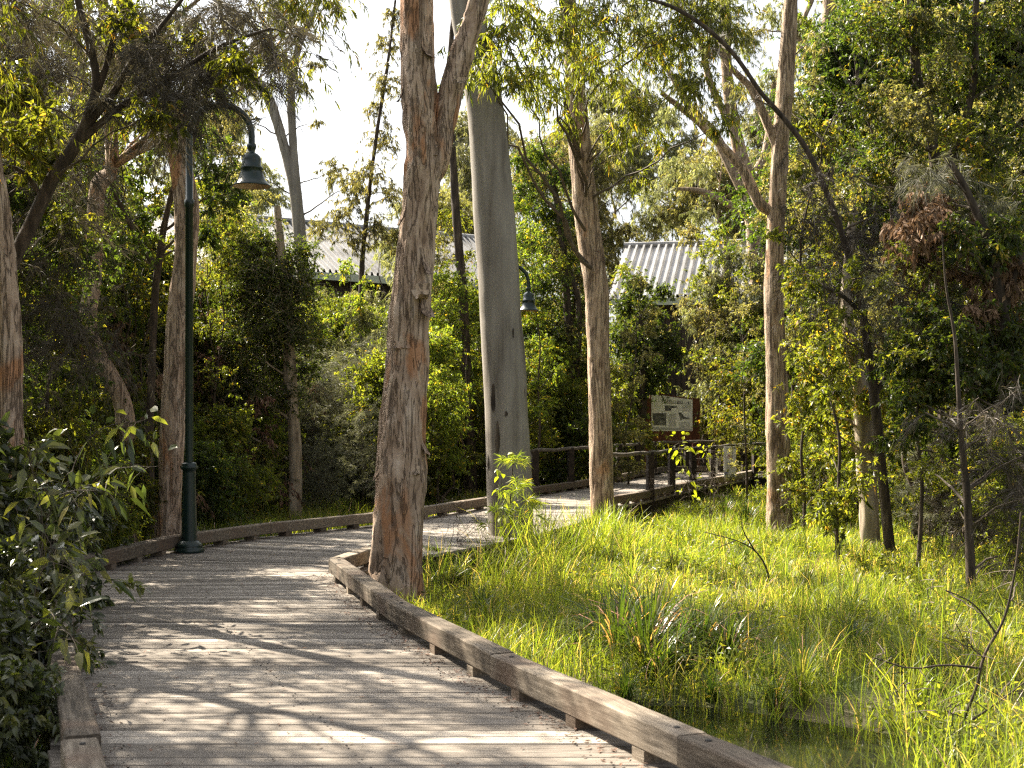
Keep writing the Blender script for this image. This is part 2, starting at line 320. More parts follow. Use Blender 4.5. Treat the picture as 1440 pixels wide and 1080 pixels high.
# deck boards
rng = np.random.default_rng(5); np.random.seed(5)
mb = MB()
for k in range(len(PAIR)-1):
    L0, L1, R0, R1 = LP[k], LP[k+1], RP[k], RP[k+1]
    ln = (np.linalg.norm(L1-L0)+np.linalg.norm(R1-R0))/2; n = max(1, round(ln/.147))
    for i in range(n):
        g = .0034/ln*(.8+rng.random()*1.3)
        t0, t1 = i/n+g, (i+1)/n-g
        a0, a1 = L0+(L1-L0)*t0, L0+(L1-L0)*t1; b0, b1 = R0+(R1-R0)*t0, R0+(R1-R0)*t1
        ex = (b0-a0)/np.linalg.norm(b0-a0)*.20
        a0, a1, b0, b1 = a0-ex*(1+.1*rng.random()), a1-ex*(1+.1*rng.random()), b0+ex, b1+ex
        z = rng.normal(0, .0015); tl = rng.normal(0, .0016); r = rng.random()
        e = (a1-a0)/np.linalg.norm(a1-a0)*.006
        v = [(*a0, z-.035), (*b0, z-.035), (*b1, z-.035), (*a1, z-.035), (*a0, z-.006), (*b0, z-.006), (*b1, z-.006+tl), (*a1, z-.006+tl),
             (*(a0+e), z), (*(b0+e), z), (*(b1-e), z+tl), (*(a1-e), z+tl)]
        mb.add(v, [[[0,3,2,1],[0,1,5,4],[1,2,6,5],[2,3,7,6],[3,0,4,7],[4,5,9,8],[5,6,10,9],[6,7,11,10],[7,4,8,11],[8,9,10,11]]], r)
tag(mb.build('boardwalk_path', M['deck']), 'weathered grey timber boardwalk curving away through the wetland', kind='structure')
mb = MB()
for (PP, s_) in ((LP, -1), (RP, 1)):
    for k in range(len(PP)-1):
        d_ = PP[k+1]-PP[k]; nrm = np.array([-d_[1], d_[0]])/np.linalg.norm(d_)*(-s_)*.12
        mb.beam((*(PP[k]+nrm*.9), -.14), (*(PP[k+1]+nrm*.9), -.14), .06, .19)
        for t_ in (.25, .75):
            c = PP[k]+d_*t_-nrm*2; mb.box((c[0], c[1], -.30), (.14, .14, .5))
for k in range(len(PAIR)-1):
    mb.beam((*((LP[k]*.55+RP[k]*.45)), -.14), (*((LP[k+1]*.55+RP[k+1]*.45)), -.14), .08, .19)
tag(mb.build('boardwalk_joists', M['beam_dark']), 'dark joists and stumps under the boardwalk boards', kind='structure')
# nails
mb = MB()
for k in range(9):
    L0, L1, R0, R1 = LP[k], LP[k+1], RP[k], RP[k+1]; ln = (np.linalg.norm(L1-L0)+np.linalg.norm(R1-R0))/2; n = max(1, round(ln/.147))
    for i in range(n):
        for u in (.06, .5, .94):
            for t0 in (.28, .72):
                t_ = (i+t0)/n; a_ = L0+(L1-L0)*t_; b_ = R0+(R1-R0)*t_; c = a_+(b_-a_)*(u+rng.normal(0, .009)); mb.box((c[0], c[1], .001), (.009, .009, .004), rng.random())
m_, t_, N_, L_ = newmat('nail'); o_ = N_.new("ShaderNodeOutputMaterial"); b_ = N_.new("ShaderNodeBsdfPrincipled"); b_.inputs["Base Color"].default_value = (.03, .025, .02, 1); b_.inputs["Roughness"].default_value = .6; L_.new(b_.outputs[0], o_.inputs[0])
tag(mb.build('boardwalk_nails', m_), 'rows of dark nail heads in the boardwalk boards', kind='structure')

def kerb(name, label, pts, outward, group, start_joint=0.0):
    """timber kerb: beams on spacer blocks along an edge polyline"""
    pts = [np.array(p, float) for p in pts]
    root = thing(name, label, 'timber kerb', (*pts[0], 0), group)
    for k in range(len(pts)-1):
        a, b = pts[k], pts[k+1]; d = b-a; L = np.linalg.norm(d); d /= L
        n = np.array([d[1], -d[0]])*outward*.08
        nb = max(1, round(L/2.3))
        for i in range(nb):
            p, q_ = a+d*(L*i/nb+.004)+n, a+d*(L*(i+1)/nb-.004)+n
            mb = MB(); j = rng.normal(0, .004, 2)
            mb.beam((*(p+j[0]), .130+j[1]), (*(q_-j[0]), .130-j[1]*.5), .155, .142, rng.random(), segs=10, wob=.0022)
            o = mb.build('beam', M['kerb'], root)
            mb = MB()
            for u_ in (.06, .94):
                c_ = p+(q_-p)*u_; mb.lathe([(0, .006), (.013, .006), (.016, .0), (.016, -.004)], (c_[0], c_[1], .2025), 10)
            mb.build('bolt', m_, o)
        ns = max(1, round(L/.78))
        for i in range(ns):
            c = a+d*L*(i+.5)/ns+n
            mb = MB(); mb.box((c[0], c[1], .0295), (.12, .149, .060), math.atan2(d[1], d[0]), rng.random()); mb.build('spacer_block', M['kerb'], root)
    return root
kerb('timber_kerb', 'long weathered kerb beam along the left side of the boardwalk, behind the tall lamp', LP[:11], -1, 'kerbs of the boardwalk')
kerb('timber_kerb', 'weathered kerb beam at the near right, ending in a corner beside the peeling trunk', RP[:5][::1], 1, 'kerbs of the boardwalk')
kerb('timber_kerb', 'shaded kerb beam running back from the corner behind the peeling trunk', RP[4:6], 1, 'kerbs of the boardwalk')
kerb('timber_kerb', 'dark kerb under the far left handrail', LP[10:15], -1, 'kerbs of the boardwalk')
kerb('timber_kerb', 'pale topped kerb under the near handrail beside the grass', [RP[9], RP[10], RP[11], RP[12], RP[13]], 1, 'kerbs of the boardwalk')

def railing(label, pts, posts, off, zt=.96):
    root = thing('boardwalk_railing', label, 'railing', (*pts[0], 0), 'handrails of the boardwalk')
    pts = [np.array(p, float) for p in pts]
    for k in range(len(pts)-1):
        a, b = pts[k], pts[k+1]; mb = MB(); n = 7
        P_ = [(*(a+(b-a)*i/(n-1)), zt+.012*math.sin(i*1.7+k)) for i in range(n)]
        mb.tube(P_, .038, 10); mb.build('handrail', M['rail'], root, True)
        for z in (.3, .52, .74):
            mb = MB(); mb.tube([(*a, z), (*b, z)], .003, 4); mb.build('wire', M['beam_dark'], root)
    for p in posts:
        mb = MB(); g = gz(p[0], p[1]); mb.box((p[0], p[1], (g-.1+zt-.01)/2), (.135, .135, zt-.01-g+.1), .3, top=.97); mb.box((p[0], p[1], zt+.01), (.135, .135, .04), .3, top=.8)
        mb.build('post', M['beam_dark'], root)
    return root
def along(pts, step, first=0):
    r = []; c = first
    for k in range(len(pts)-1):
        a, b = np.array(pts[k]), np.array(pts[k+1]); L = np.linalg.norm(b-a)
        while c <= L: r.append(a+(b-a)/L*c); c += step
        c -= L
    return r
LR = [(.44, 28.9), (1.55, 31.6), (2.68, 35.1), (4.6, 41.15), (7, 42.8), (15, 42.8)]
railing('far handrail on dark posts in front of the information board', LR, along(LR, 2.3, .1), 0)
RR = [(1.72, 25.4), (2.78, 27.35), (3.6, 29.9), (5.15, 34.2), (6.3, 37.2), (8.2, 39.8), (15, 39.8)]
railing('near handrail meeting the pale tan trunk, on dark posts above the grass', RR, along(RR, 2.25, .05), 0, .95)

# ------------------------------------------------------------------ lamps
def arc(c, r, a0, a1, n=18):
    return [(c[0]+r*math.cos(a), c[1], c[2]+r*math.sin(a)) for a in np.linspace(a0, a1, n)]
def lamp(loc, label):
    root = thing('street_lamp', label, 'street lamp', loc, 'green swan neck lamps'); x, y, z = loc
    mb = MB(); mb.lathe([(0, 0), (.175, 0), (.185, .02), (.175, .05), (.155, .065), (.165, .08), (.155, .10), (.13, .125), (.108, .145)], loc, 40); mb.build('base', M['lamp'], root, True)
    mb = MB(); mb.lathe([(.097, .135), (.092, .3), (.078, .97), (.078, 1.0), (.094, 1.01), (.108, 1.03), (.108, 1.045), (.09, 1.06), (.094, 1.075), (.08, 1.09), (.055, 1.1), (.047, 1.1)], loc, 40); mb.build('lower_sleeve', M['lamp'], root, True)
    mb = MB(); H = 5.07; mb.lathe([(.050, 1.09), (.047, 4.2), (.06, 4.21), (.06, 4.29), (.045, 4.3), (.042, H)], loc, 28); mb.build('pole', M['lamp'], root, True)
    R = .38; mb = MB(); A = arc((x+R, y, z+H), R, PI, 0, 28)+[(x+2*R, y, z+H-.1), (x+2*R, y, z+H-.13)]
    mb.tube([(x, y, z+H-.05)]+A, .041, 16); mb.build('swan_neck', M['lamp'], root, True)
    hx, hz = x+2*R, z+H-.13
    hd = MB(); hd.lathe([(.0, .03), (.052, .03), (.058, 0), (.05, -.03), (.04, -.05), (.042, -.075), (.075, -.09), (.105, -.12), (.115, -.16), (.115, -.245), (.135, -.25), (.135, -.275), (.125, -.28),
        (.145, -.34), (.165, -.40), (.205, -.45), (.230, -.472), (.235, -.485), (.228, -.487)], (hx, y, hz), 44)
    h = hd.build('lamp_shade', M['lamp'], root, True)
    hi = MB(); hi.lathe([(.226, -.486), (.19, -.455), (.16, -.40), (.135, -.34), (.11, -.30), (0, -.29)], (hx, y, hz), 44); hi.build('reflector', M['lamp_inner'], h, True)
    return root
lamp((-3.93, 16.45, 0.0), 'tall dark green swan neck lamp on the boardwalk beside the left kerb')
lamp((-.40, 29.6, gz(-.4, 29.6)), 'farther dark green swan neck lamp, its bell showing right of the smooth grey trunk')

# ------------------------------------------------------------------ signs
def flat(pts, y, th=.004):       # polygon in xz plane, thin slab
    n = len(pts); v = [(p[0], y, p[1]) for p in pts]+[(p[0], y+th, p[1]) for p in pts]
    return v, [[n-1-i for i in range(n)]] if False else None
def slab(mb, pts, y, th, mat=0):
    n = len(pts); v = [(p[0], y, p[1]) for p in pts]+[(p[0], y+th, p[1]) for p in pts]
    c0 = np.mean(np.array(v[:n]), 0); c1 = c0+[0, th, 0]; v += [tuple(c0), tuple(c1)]
    q = [[i, (i+1) % n, n+(i+1) % n, n+i] for i in range(n)]
    t1 = [[i, 2*n, (i+1) % n] for i in range(n)]; t2 = [[n+i, n+(i+1) % n, 2*n+1] for i in range(n)]
    mb.add(v, [q, t1, t2], None, mat)
D = 43.4
def S(px, py): p = P(px, py, D); return (p[0], p[2])
root = thing('information_board', 'brown framed information board with white panel behind the far handrail', 'sign', (S(945, 600)[0], D, gz(5, D)))
mb = MB(); g = gz(5, D)-.1
for (x0, x1, yt) in ((903, 916, 560), (974, 984, 560)):
    a_, b_ = S(x0, yt), S(x1, yt); xm = (a_[0]+b_[0])/2; mb = MB(); mb.box((xm, D+.06, (g+a_[1])/2), (b_[0]-a_[0], .14, a_[1]-g)); mb.build('post', M['sign_brown'], root)
mb = MB(); slab(mb, [S(914, 624), S(914, 552), S(930, 553), S(950, 557), S(976, 560), S(976, 624)], D+.02, .06); mb.build('backing_board', M['sign_brown'], root)
mb = MB(); slab(mb, [S(916, 606), S(916, 555), S(932, 556), S(950, 559), S(974, 562), S(974, 606)], D, .02); pn = mb.build('panel', M['panel'], root)
mb = MB()
for (x0, y0, x1, y1) in ((918, 581, 937, 598),): slab(mb, [S(x0, y1), S(x0, y0), S(x1, y0), S(x1, y1)], D-.006, .006)
slab(mb, [S(935, 578), S(935, 570), S(952, 571), S(953, 573), S(940, 574.5), S(944, 577.5)], D-.006, .006)
slab(mb, [S(954, 580), S(958, 580), S(962, 586), S(970, 588), S(970, 590), S(961, 589), S(957, 592)], D-.006, .006)
# title strokes
random.seed(3); px = 930.5
for i in range(15):
    wd = random.uniform(1.2, 2.2); y0 = 560.5+.13*(px-930); hh = random.uniform(3.2, 4.6)
    kind = random.choice('ILUO')
    slab(mb, [S(px, y0+hh), S(px, y0), S(px+.7, y0), S(px+.7, y0+hh)], D-.006, .006)
    if kind in 'LU': slab(mb, [S(px+.7, y0+hh), S(px+.7, y0+hh-.7), S(px+wd, y0+hh-.7), S(px+wd, y0+hh)], D-.006, .006)
    if kind in 'OU': slab(mb, [S(px+wd, y0+hh), S(px+wd, y0), S(px+wd+.5, y0), S(px+wd+.5, y0+hh)], D-.006, .006)
    px += wd+.9
slab(mb, [S(930, 567), S(930, 566.3), S(960, 567.3), S(960, 568)], D-.006, .006)
mb.build('printing', M['ink'], pn)
mb = MB()
for x0, x1, ya, yb in ((940, 952, 582, 601), (959, 972, 570, 579), (955, 971, 594, 602)):
    y = ya
    while y < yb: slab(mb, [S(x0, y+.6), S(x0, y), S(x1-random.random()*2, y), S(x1-random.random()*2, y+.6)], D-.005, .005); y += 1.5
slab(mb, [S(916.3, 604), S(916.3, 600.5), S(973, 603.5), S(973, 605.5)], D-.005, .005)
mb.build('small_print', M['ink_soft'], pn)

D = 34.3
root = thing('notice_board', 'narrow white notice with red circle fixed to the near handrail', 'sign', (S(1027, 650)[0], D, 0))
mb = MB(); slab(mb, [S(1018, 671), S(1018, 627.5), S(1035, 627.5), S(1035, 671)], D, .012); mb.build('panel', M['white_sign'], root)
mb = MB(); c = S(1026.5, 642); aa = np.linspace(0, 2*PI, 25)
for i in range(24): slab(mb, [(c[0]+r*math.cos(u), c[1]+r*math.sin(u)) for (r, u) in ((.06, aa[i]), (.06, aa[i+1]), (.048, aa[i+1]), (.048, aa[i]))], D-.005, .005)
slab(mb, [(c[0]-.045, c[1]+.035), (c[0]-.035, c[1]+.045), (c[0]+.045, c[1]-.035), (c[0]+.035, c[1]-.045)], D-.006, .005)
mb.build('red_circle', M['red'], root)
mb = MB(); slab(mb, [S(1019, 668), S(1019, 664), S(1023, 664), S(1023, 668)], D-.005, .005); mb.build('blue_mark', M['blue'], root)
mb = MB()
for y in (630, 632): slab(mb, [S(1021, y+.9), S(1021, y), S(1032, y), S(1032, y+.9)], D-.005, .005)
for y in (650, 652.2, 654.4, 656.6, 658.8): slab(mb, [S(1020, y+.6), S(1020, y), S(1033-random.random()*3, y), S(1032, y+.6)], D-.005, .005)
mb.build('small_print', M['ink_soft'], root)
root = thing('white_marker', 'slim white marker strip left of the narrow notice', 'sign', (S(1007, 650)[0], D, 0))
mb = MB(); x0, x1 = S(1005, 0)[0], S(1009.5, 0)[0]; mb.box(((x0+x1)/2, D+.03, (S(0, 645)[1]+S(0, 673)[1])/2), (x1-x0, .02, S(0, 645)[1]-S(0, 673)[1])); mb.build('strip', M['white_sign'], root)
D = 27.2
mb = MB(); slab(mb, [S(914.5, 628), S(914.5, 621), S(920.5, 621), S(920.5, 628)], 40.2, .01)
D = 40.2; mb = MB(); slab(mb, [S(914.5, 628.5), S(914.5, 622), S(920.5, 622), S(920.5, 628.5)], D, .012); tag(mb.build('marker_plate', M['blue']), 'tiny blue marker plate on the far handrail', 'sign')

# ------------------------------------------------------------------ buildings
def building(name, label, corner, rz, eave_len, run, rise, zt, wallz, rib=.25, back=True):
    """corner: left end of the eave. ribs run up and away from the eave"""
    root = thing(name, label, 'building', (corner[0], corner[1], 0), 'metal roofed buildings behind the trees')
    ex = np.array([math.cos(rz), math.sin(rz)]); ey = np.array([-math.sin(rz), math.cos(rz)])
    c = np.array(corner)
    def W(u, v, z): p = c+ex*u+ey*v; return (p[0], p[1], z)
    rm = MB(); n = int(eave_len/rib)
    prof = []
    for i in range(n):
        x = i*rib; prof += [(x, 0), (x+rib*.5, 0), (x+rib*.55, .12), (x+rib*.8, .12)]
    prof.append((n*rib, 0))
    for sgn in (1, -1):
        vs = []; 
        for (u, h) in prof:
            if sgn == 1: vs += [W(u, -.35, zt-.35*rise/run+h), W(u, run, zt+rise+h)]
            else: vs += [W(u, 2*run+.35, zt-.35*rise/run+h), W(u, run+.001, zt+rise+h)]
        f = [[2*i, 2*i+2, 2*i+3, 2*i+1] for i in range(len(prof)-1)]
        rm.add(vs, [f])
    rf = rm.build('roof', M['roof'], root)
    mb = MB(); mb.beam(W(-.1, -.37, zt-.14-.35*rise/run), W(eave_len+.1, -.37, zt-.14-.35*rise/run), .05, .26); mb.build('fascia', M['fascia'], rf)
    mb = MB(); mb.tube([W(-.05, run, zt+rise+.05), W(eave_len+.05, run, zt+rise+.05)], .12, 8); mb.build('ridge_cap', M['roof'], rf)
    mb = MB()
    zw = zt-.15
    for (u0, v0, u1, v1) in ((.3, .2, eave_len-.3, .2), (.3, 2*run-.2, eave_len-.3, 2*run-.2), (.3, .2, .3, 2*run-.2), (eave_len-.3, .2, eave_len-.3, 2*run-.2)):
        a, b = np.array(W(u0, v0, 0)), np.array(W(u1, v1, 0)); L_ = np.linalg.norm(b-a); k = int(L_/.2)
        for i in range(k):
            p0, p1 = a+(b-a)*(i+.03)/k, a+(b-a)*(i+.97)/k
            d_ = .0 if i % 2 else .02
            mb.beam((p0[0], p0[1]+d_, (wallz+zw)/2), (p1[0], p1[1]+d_, (wallz+zw)/2), .06, zw-wallz)
    # gable infill
    for u in (.3, eave_len-.3):
        mb.add([W(u, .2, zw), W(u, 2*run-.2, zw), W(u, run, zt+rise-.12)], [[[0, 1, 2]]])
    mb.build('wall', M['cladding'], root)
    return root
building('long_shed', 'building with ribbed zinc roof showing right of the pale tan trunk', (3.7, 51.3), math.radians(-13), 7.6, 4.2, 2.35, 6.4, -.2, .30)
building('long_shed', 'building with sloping ribbed zinc roof showing left of the peeling trunk', (-11.6, 45.2), math.radians(34), 14.5, 3.6, 2.1, 7.1, -.2, .24)

# ================================================================== vegetation
def norm(v): return v/(np.linalg.norm(v, axis=-1, keepdims=True)+1e-9)
def rdir(rng, n): return norm(rng.normal(size=(n, 3)))
def add_leaves(mb, pos, ax, L, W, rnd, rng, fine=False, bend=.25, flat=0.0):
    n = len(pos); ax = norm(ax); rv = rdir(rng, n)
    if flat: rv = norm(rv*(1-flat)+np.array([0, 0, 1.])*flat)      # leaf faces tend upwards
    side = norm(np.cross(ax, rv)); nr = np.cross(side, ax)
    L = np.broadcast_to(L, (n,))[:, None]*rng.uniform(.6, 1.15, (n, 1)); W = np.broadcast_to(W, (n,))[:, None]*rng.uniform(.7, 1.15, (n, 1))
    dn = np.array([0, 0, -1.])*L*bend
    if fine:
        v = np.stack([pos, pos+ax*L*.3+side*W*.5+nr*W*.12+dn*.05, pos+ax*L*.3-side*W*.5+nr*W*.12+dn*.05, pos+ax*L*.3+dn*.03, pos+ax*L*.72+side*W*.34+nr*W*.1+dn*.45,
                      pos+ax*L*.72-side*W*.34+nr*W*.1+dn*.45, pos+ax*L*.72+dn*.42, pos+ax*L+dn], 1).reshape(-1, 3)
        b = np.arange(n)[:, None]*8
        mb.add(v, [np.concatenate([b+[0, 3, 1], b+[0, 2, 3], b+[4, 6, 7], b+[5, 7, 6]]), np.concatenate([b+[1, 3, 6, 4], b+[3, 2, 5, 6]])], np.repeat(rnd, 8))
    else:
        v = np.stack([pos, pos+ax*L*.42+side*W*.5+nr*W*.15, pos+ax*L+dn, pos+ax*L*.42-side*W*.5+nr*W*.15+dn*.2], 1).reshape(-1, 3)
        mb.add(v, [np.arange(n)[:, None]*4+[0, 1, 2, 3]], np.repeat(rnd, 4))
def add_tubes(mb, PT, rad, rnd=.5, seg=3):
    """PT (n,k,3) polylines -> thin prisms; rad (n,k)"""
    n, k, _ = PT.shape; t = norm(np.gradient(PT, axis=1)); u = norm(np.cross(t, np.array([.31, .77, .55]))); v = np.cross(t, u)
    rad = np.broadcast_to(rad, (n, k))
    a = np.arange(seg)*2*PI/seg
    ring = PT[:, :, None]+rad[:, :, None, None]*(np.cos(a)[:, None]*u[:, :, None]+np.sin(a)[:, None]*v[:, :, None])
    base = (np.arange(n)[:, None, None]*k+np.arange(k-1)[None, :, None])*seg; j = np.arange(seg)[None, None]; j2 = (j+1) % seg
    mb.add(ring.reshape(-1, 3), [np.stack([base+j, base+j2, base+seg+j2, base+seg+j], -1).reshape(-1, 4)], rnd)

STY = {  # twigs per m3-ish unit, leaves per twig, leaf length, width, droop of twig, droop of leaf, flat, material
    'broad': dict(nt=90, nl=13, L=.085, W=.04, td=.25, ld=.25, flat=.45, mat='leaf_mid', tr=.004),
    'small': dict(nt=110, nl=16, L=.055, W=.026, td=.15, ld=.1, flat=.35, mat='leaf_mid', tr=.0035),
    'narrow': dict(nt=70, nl=15, L=.13, W=.02, td=.6, ld=.9, flat=.1, mat='leaf_mid', tr=.004),
    'euc': dict(nt=60, nl=18, L=.15, W=.028, td=.5, ld=.9, flat=0, mat='leaf_olive', tr=.005),
    'needle': dict(nt=64, nl=30, L=.17, W=.004, td=.8, ld=.5, flat=0, mat='needle', tr=.004),
    'wisp': dict(nt=45, nl=55, L=.16, W=.005, td=.3, ld=.1, flat=0, mat='needle', tr=.003),
    'dead': dict(nt=60, nl=14, L=.11, W=.042, td=.6, ld=1.0, flat=0, mat='leaf_dead', tr=.004),
    'bare': dict(nt=50, nl=0, L=.1, W=.01, td=.2, ld=0, flat=0, mat='twig', tr=.004),
}
def cluster(lf, tw, c, r, sty, rng, dens=1.0, ls=1.0, fine=False, tone=0.0):
    dens = dens*.72
    s = STY[sty]; r = np.broadcast_to(np.asarray(r, float), (3,))*(1.35 if sty in ('needle', 'wisp') else 1); dens = dens*(.62 if sty in ('needle', 'wisp') else 1); rm = float(np.mean(r))
    nt_ = max(4, int(s['nt']*dens*(rm/.5)**1.6)); D = rdir(rng, nt_); D[:, 2] = D[:, 2]*.8+.1; D = norm(D)
    S0 = np.asarray(c)+rng.normal(size=(nt_, 3))*r*rng.choice([.38, .55, .3], (nt_, 1)); l = (rm*rng.uniform(.35, .75, nt_)+.08)[:, None, None]
    D2 = norm(D+rdir(rng, nt_)*.55); tt = np.linspace(0, 1, 4)[None, :, None]
    PT = S0[:, None]+D2[:, None]*l*tt+np.array([0, 0, -1.])*l*tt**2*s['td']
    add_tubes(tw, PT, s['tr']*np.linspace(1.2, .5, 4)[None]*(.7+.5*rm))
    nl = s['nl']
    if nl:
        t = rng.uniform(.12, 1, (nt_, nl, 1)); pos = S0[:, None]+D2[:, None]*l*t+np.array([0, 0, -1.])*l*t**2*s['td']
        ax = D2[:, None]*.6+rdir(rng, nt_*nl).reshape(nt_, nl, 3)*(.5 if sty == 'needle' else .75)+np.array([0, 0, -1.])*s['ld']
        rb = np.repeat(rng.uniform(.15, .75, nt_), nl)+rng.normal(0, .16, nt_*nl)+tone
        ex = rng.random(nt_*nl) > .997; rb[ex] = 1.0
        add_leaves(lf, pos.reshape(-1, 3), ax.reshape(-1, 3), s['L']*ls, s['W']*ls, np.clip(rb, 0, .97+.03*ex), rng, fine, .25, s['flat'])
def curve(a, b, rng, n=9, sag=0.12, wob=.06):
    a, b = np.asarray(a, float), np.asarray(b, float); d = b-a; L = np.linalg.norm(d)
    t = np.linspace(0, 1, n)[:, None]; p = a+d*t; off = rdir(rng, 1)[0]*L*wob
    p = p+np.sin(t*PI)*off+np.array([0, 0, -1.])*np.sin(t*PI)*L*sag
    w_ = rng.normal(0, L*.012, (n, 3)); w_[0] = 0; w_[-1] = 0
    return p+w_
def spline(pts, n):
    pts = np.asarray(pts, float); k = len(pts); t = np.linspace(0, k-1, n); i = np.clip(t.astype(int), 0, k-2); f = (t-i)[:, None]
    g = lambda j: pts[np.clip(j, 0, k-1)]
    p0, p1, p2, p3 = g(i-1), g(i), g(i+1), g(i+2)
    return .5*((2*p1)+(-p0+p2)*f+(2*p0-5*p1+4*p2-p3)*f**2+(-p0+3*p1-3*p2+p3)*f**3)
def rough_trunk(mb, pts, rad, seed, amp=.05, seg=40, step=.035, flare=0.0, kind='paper'):
    """a trunk whose surface is torn into vertical ridges and plates"""
    pts = np.asarray(pts, float); L = np.linalg.norm(np.diff(pts, axis=0), axis=1).sum(); n = max(6, int(L/step))
    Q = spline(np.hstack([pts, np.asarray(rad, float)[:, None]]), n); c, R = Q[:, :3], Q[:, 3]
    t = norm(np.gradient(c, axis=0)); u = norm(np.cross(t, [0, 1., 0.02])); v = np.cross(t, u); a = np.linspace(0, 2*PI, seg, endpoint=False)
    h = np.linspace(0, L, n); A, H = np.meshgrid(a, h)
    q = np.stack([np.cos(A).ravel(), np.sin(A).ravel(), H.ravel()], 1)
    rr = fbm(q*np.array([2.6, 2.6, 2.2])+seed*7.1, 4).reshape(n, seg); r2 = fbm(q*np.array([7, 7, 3.2])+seed*3.3, 3).reshape(n, seg); big = fbm(q*np.array([1, 1, 1.3])+seed, 3).reshape(n, seg)
    if kind == 'paper':
        plate = np.clip((rr-.5)*6, -1, 1)*.5; disp = amp*(plate+(r2-.5)*1.6+(big-.5)*2.2); tone = .5+(r2-.5)*1.6+plate*.35
    elif kind == 'gum': disp = amp*((big-.5)*1.6); tone = .5+(rr-.5)*1.2
    else: disp = amp*((r2-.5)*2+(big-.5)); tone = .5+(r2-.5)*1.4
    if flare: disp = disp+flare*np.exp(-H/.35)*(.55+.9*(fbm(np.stack([np.cos(A).ravel()*1.6, np.sin(A).ravel()*1.6, H.ravel()*.2], 1)+seed*5, 2).reshape(n, seg)-.3))
    rad_ = R[:, None]*(1+0*A)+disp
    ring = c[:, None]+rad_[:, :, None]*(np.cos(a)[None, :, None]*u[:, None]+np.sin(a)[None, :, None]*v[:, None])
    i = np.arange(n-1)[:, None]*seg; j = np.arange(seg)[None]; j2 = (j+1) % seg
    mb.add(ring.reshape(-1, 3), [np.stack([i+j, i+j2, i+seg+j2, i+seg+j], -1).reshape(-1, 4)], np.clip(tone.ravel(), 0, 1))
def px_path(lst, d):             # [(px, py, halfwidth px, (depth))] -> points and radii
    pts, rad = [], []
    for e in lst:
        dd = e[3] if len(e) > 3 else d; pts.append(P(e[0], e[1], dd)); rad.append(e[2]*dd/F)
    return pts, rad
def tree(name, label, cat, group, stems, d, bark, clusters, sty, seed, dens=1.0, ls=1.0, fine=False, mat=None, amp=.02, kind='dark', flare=0.0, limbs=(), seg=18, step=.08, base_z=None, tone=0, conn=.022, extra=()):
    """stems: list of pixel paths; clusters: (px, py, radius px[, depth[, style]]) foliage masses joined to the nearest stem by a branch"""
    rng = np.random.default_rng(seed)
    p0, r0 = px_path(stems[0], d); p0 = [np.array(q_) for q_ in p0]
    g = gz(p0[0][0], p0[0][1]) if base_z is None else base_z
    if p0[0][2] > g-.05:          # carry the stem down into the ground
        p0 = [np.array([p0[0][0]-(p0[1][0]-p0[0][0])*.1, p0[0][1], g-.12])]+p0; r0 = [r0[0]*1.08]+r0
    root = thing(name, label, cat, (p0[0][0], p0[0][1], g), group)
    tb = MB(); rough_trunk(tb, p0, r0, seed, amp, seg, step, flare, kind); allp = [spline(np.array(p0), 24)]; allr = [np.interp(np.linspace(0, 1, 24), np.linspace(0, 1, len(r0)), r0)]
    tb.build('trunk', M[bark], root, True)
    lb = MB(); nlimb = 0
    for s_ in stems[1:]:
        p_, r_ = px_path(s_, d); m2 = MB(); rough_trunk(m2, p_, r_, seed+3, amp, max(10, seg//2), step, 0, kind); m2.build('limb', M[bark], root, True)
        allp.append(spline(np.array(p_), 16)); allr.append(np.interp(np.linspace(0, 1, 16), np.linspace(0, 1, len(r_)), r_))
    AP = np.vstack(allp); AR = np.concatenate(allr)
    groups = {}
    tw = MB()
    for cl in clusters:
        px, py, pr = cl[:3]; dd = cl[3] if len(cl) > 3 and cl[3] else d+rng.uniform(-.6, .6); st = cl[4] if len(cl) > 4 else sty
        c = P(px, py, dd); r = pr*dd/F
        hd = np.hypot(AP[:, 0]-c[0], AP[:, 1]-c[1]); cost = np.abs(AP[:, 2]-(c[2]-hd*.45))+hd*.7; k = int(np.argmin(cost))
        L = np.linalg.norm(AP[k]-c); r1 = min(AR[k]*.6, conn*(.6+.35*L))
        cv = curve(AP[k], c, rng, 10, -.05 if c[2] > AP[k][2] else .1); tw.tube(cv, np.linspace(r1, .006, 10), 6, cap=False)
        lf = groups.setdefault(st, MB()); cluster(lf, tw, c, (r, r, r*.9), st, rng, dens, ls, fine, tone)
    if tw.n: tw.build('branches', M['twig'] if bark != 'bark_pale' else M['bark_pale'], root)
    for st, lf in groups.items():
        if lf.n: lf.build('crown' if st == sty else ('dead_foliage' if st == 'dead' else 'foliage'), M[mat if (mat and st == sty) else STY[st]['mat']], root)
    return root

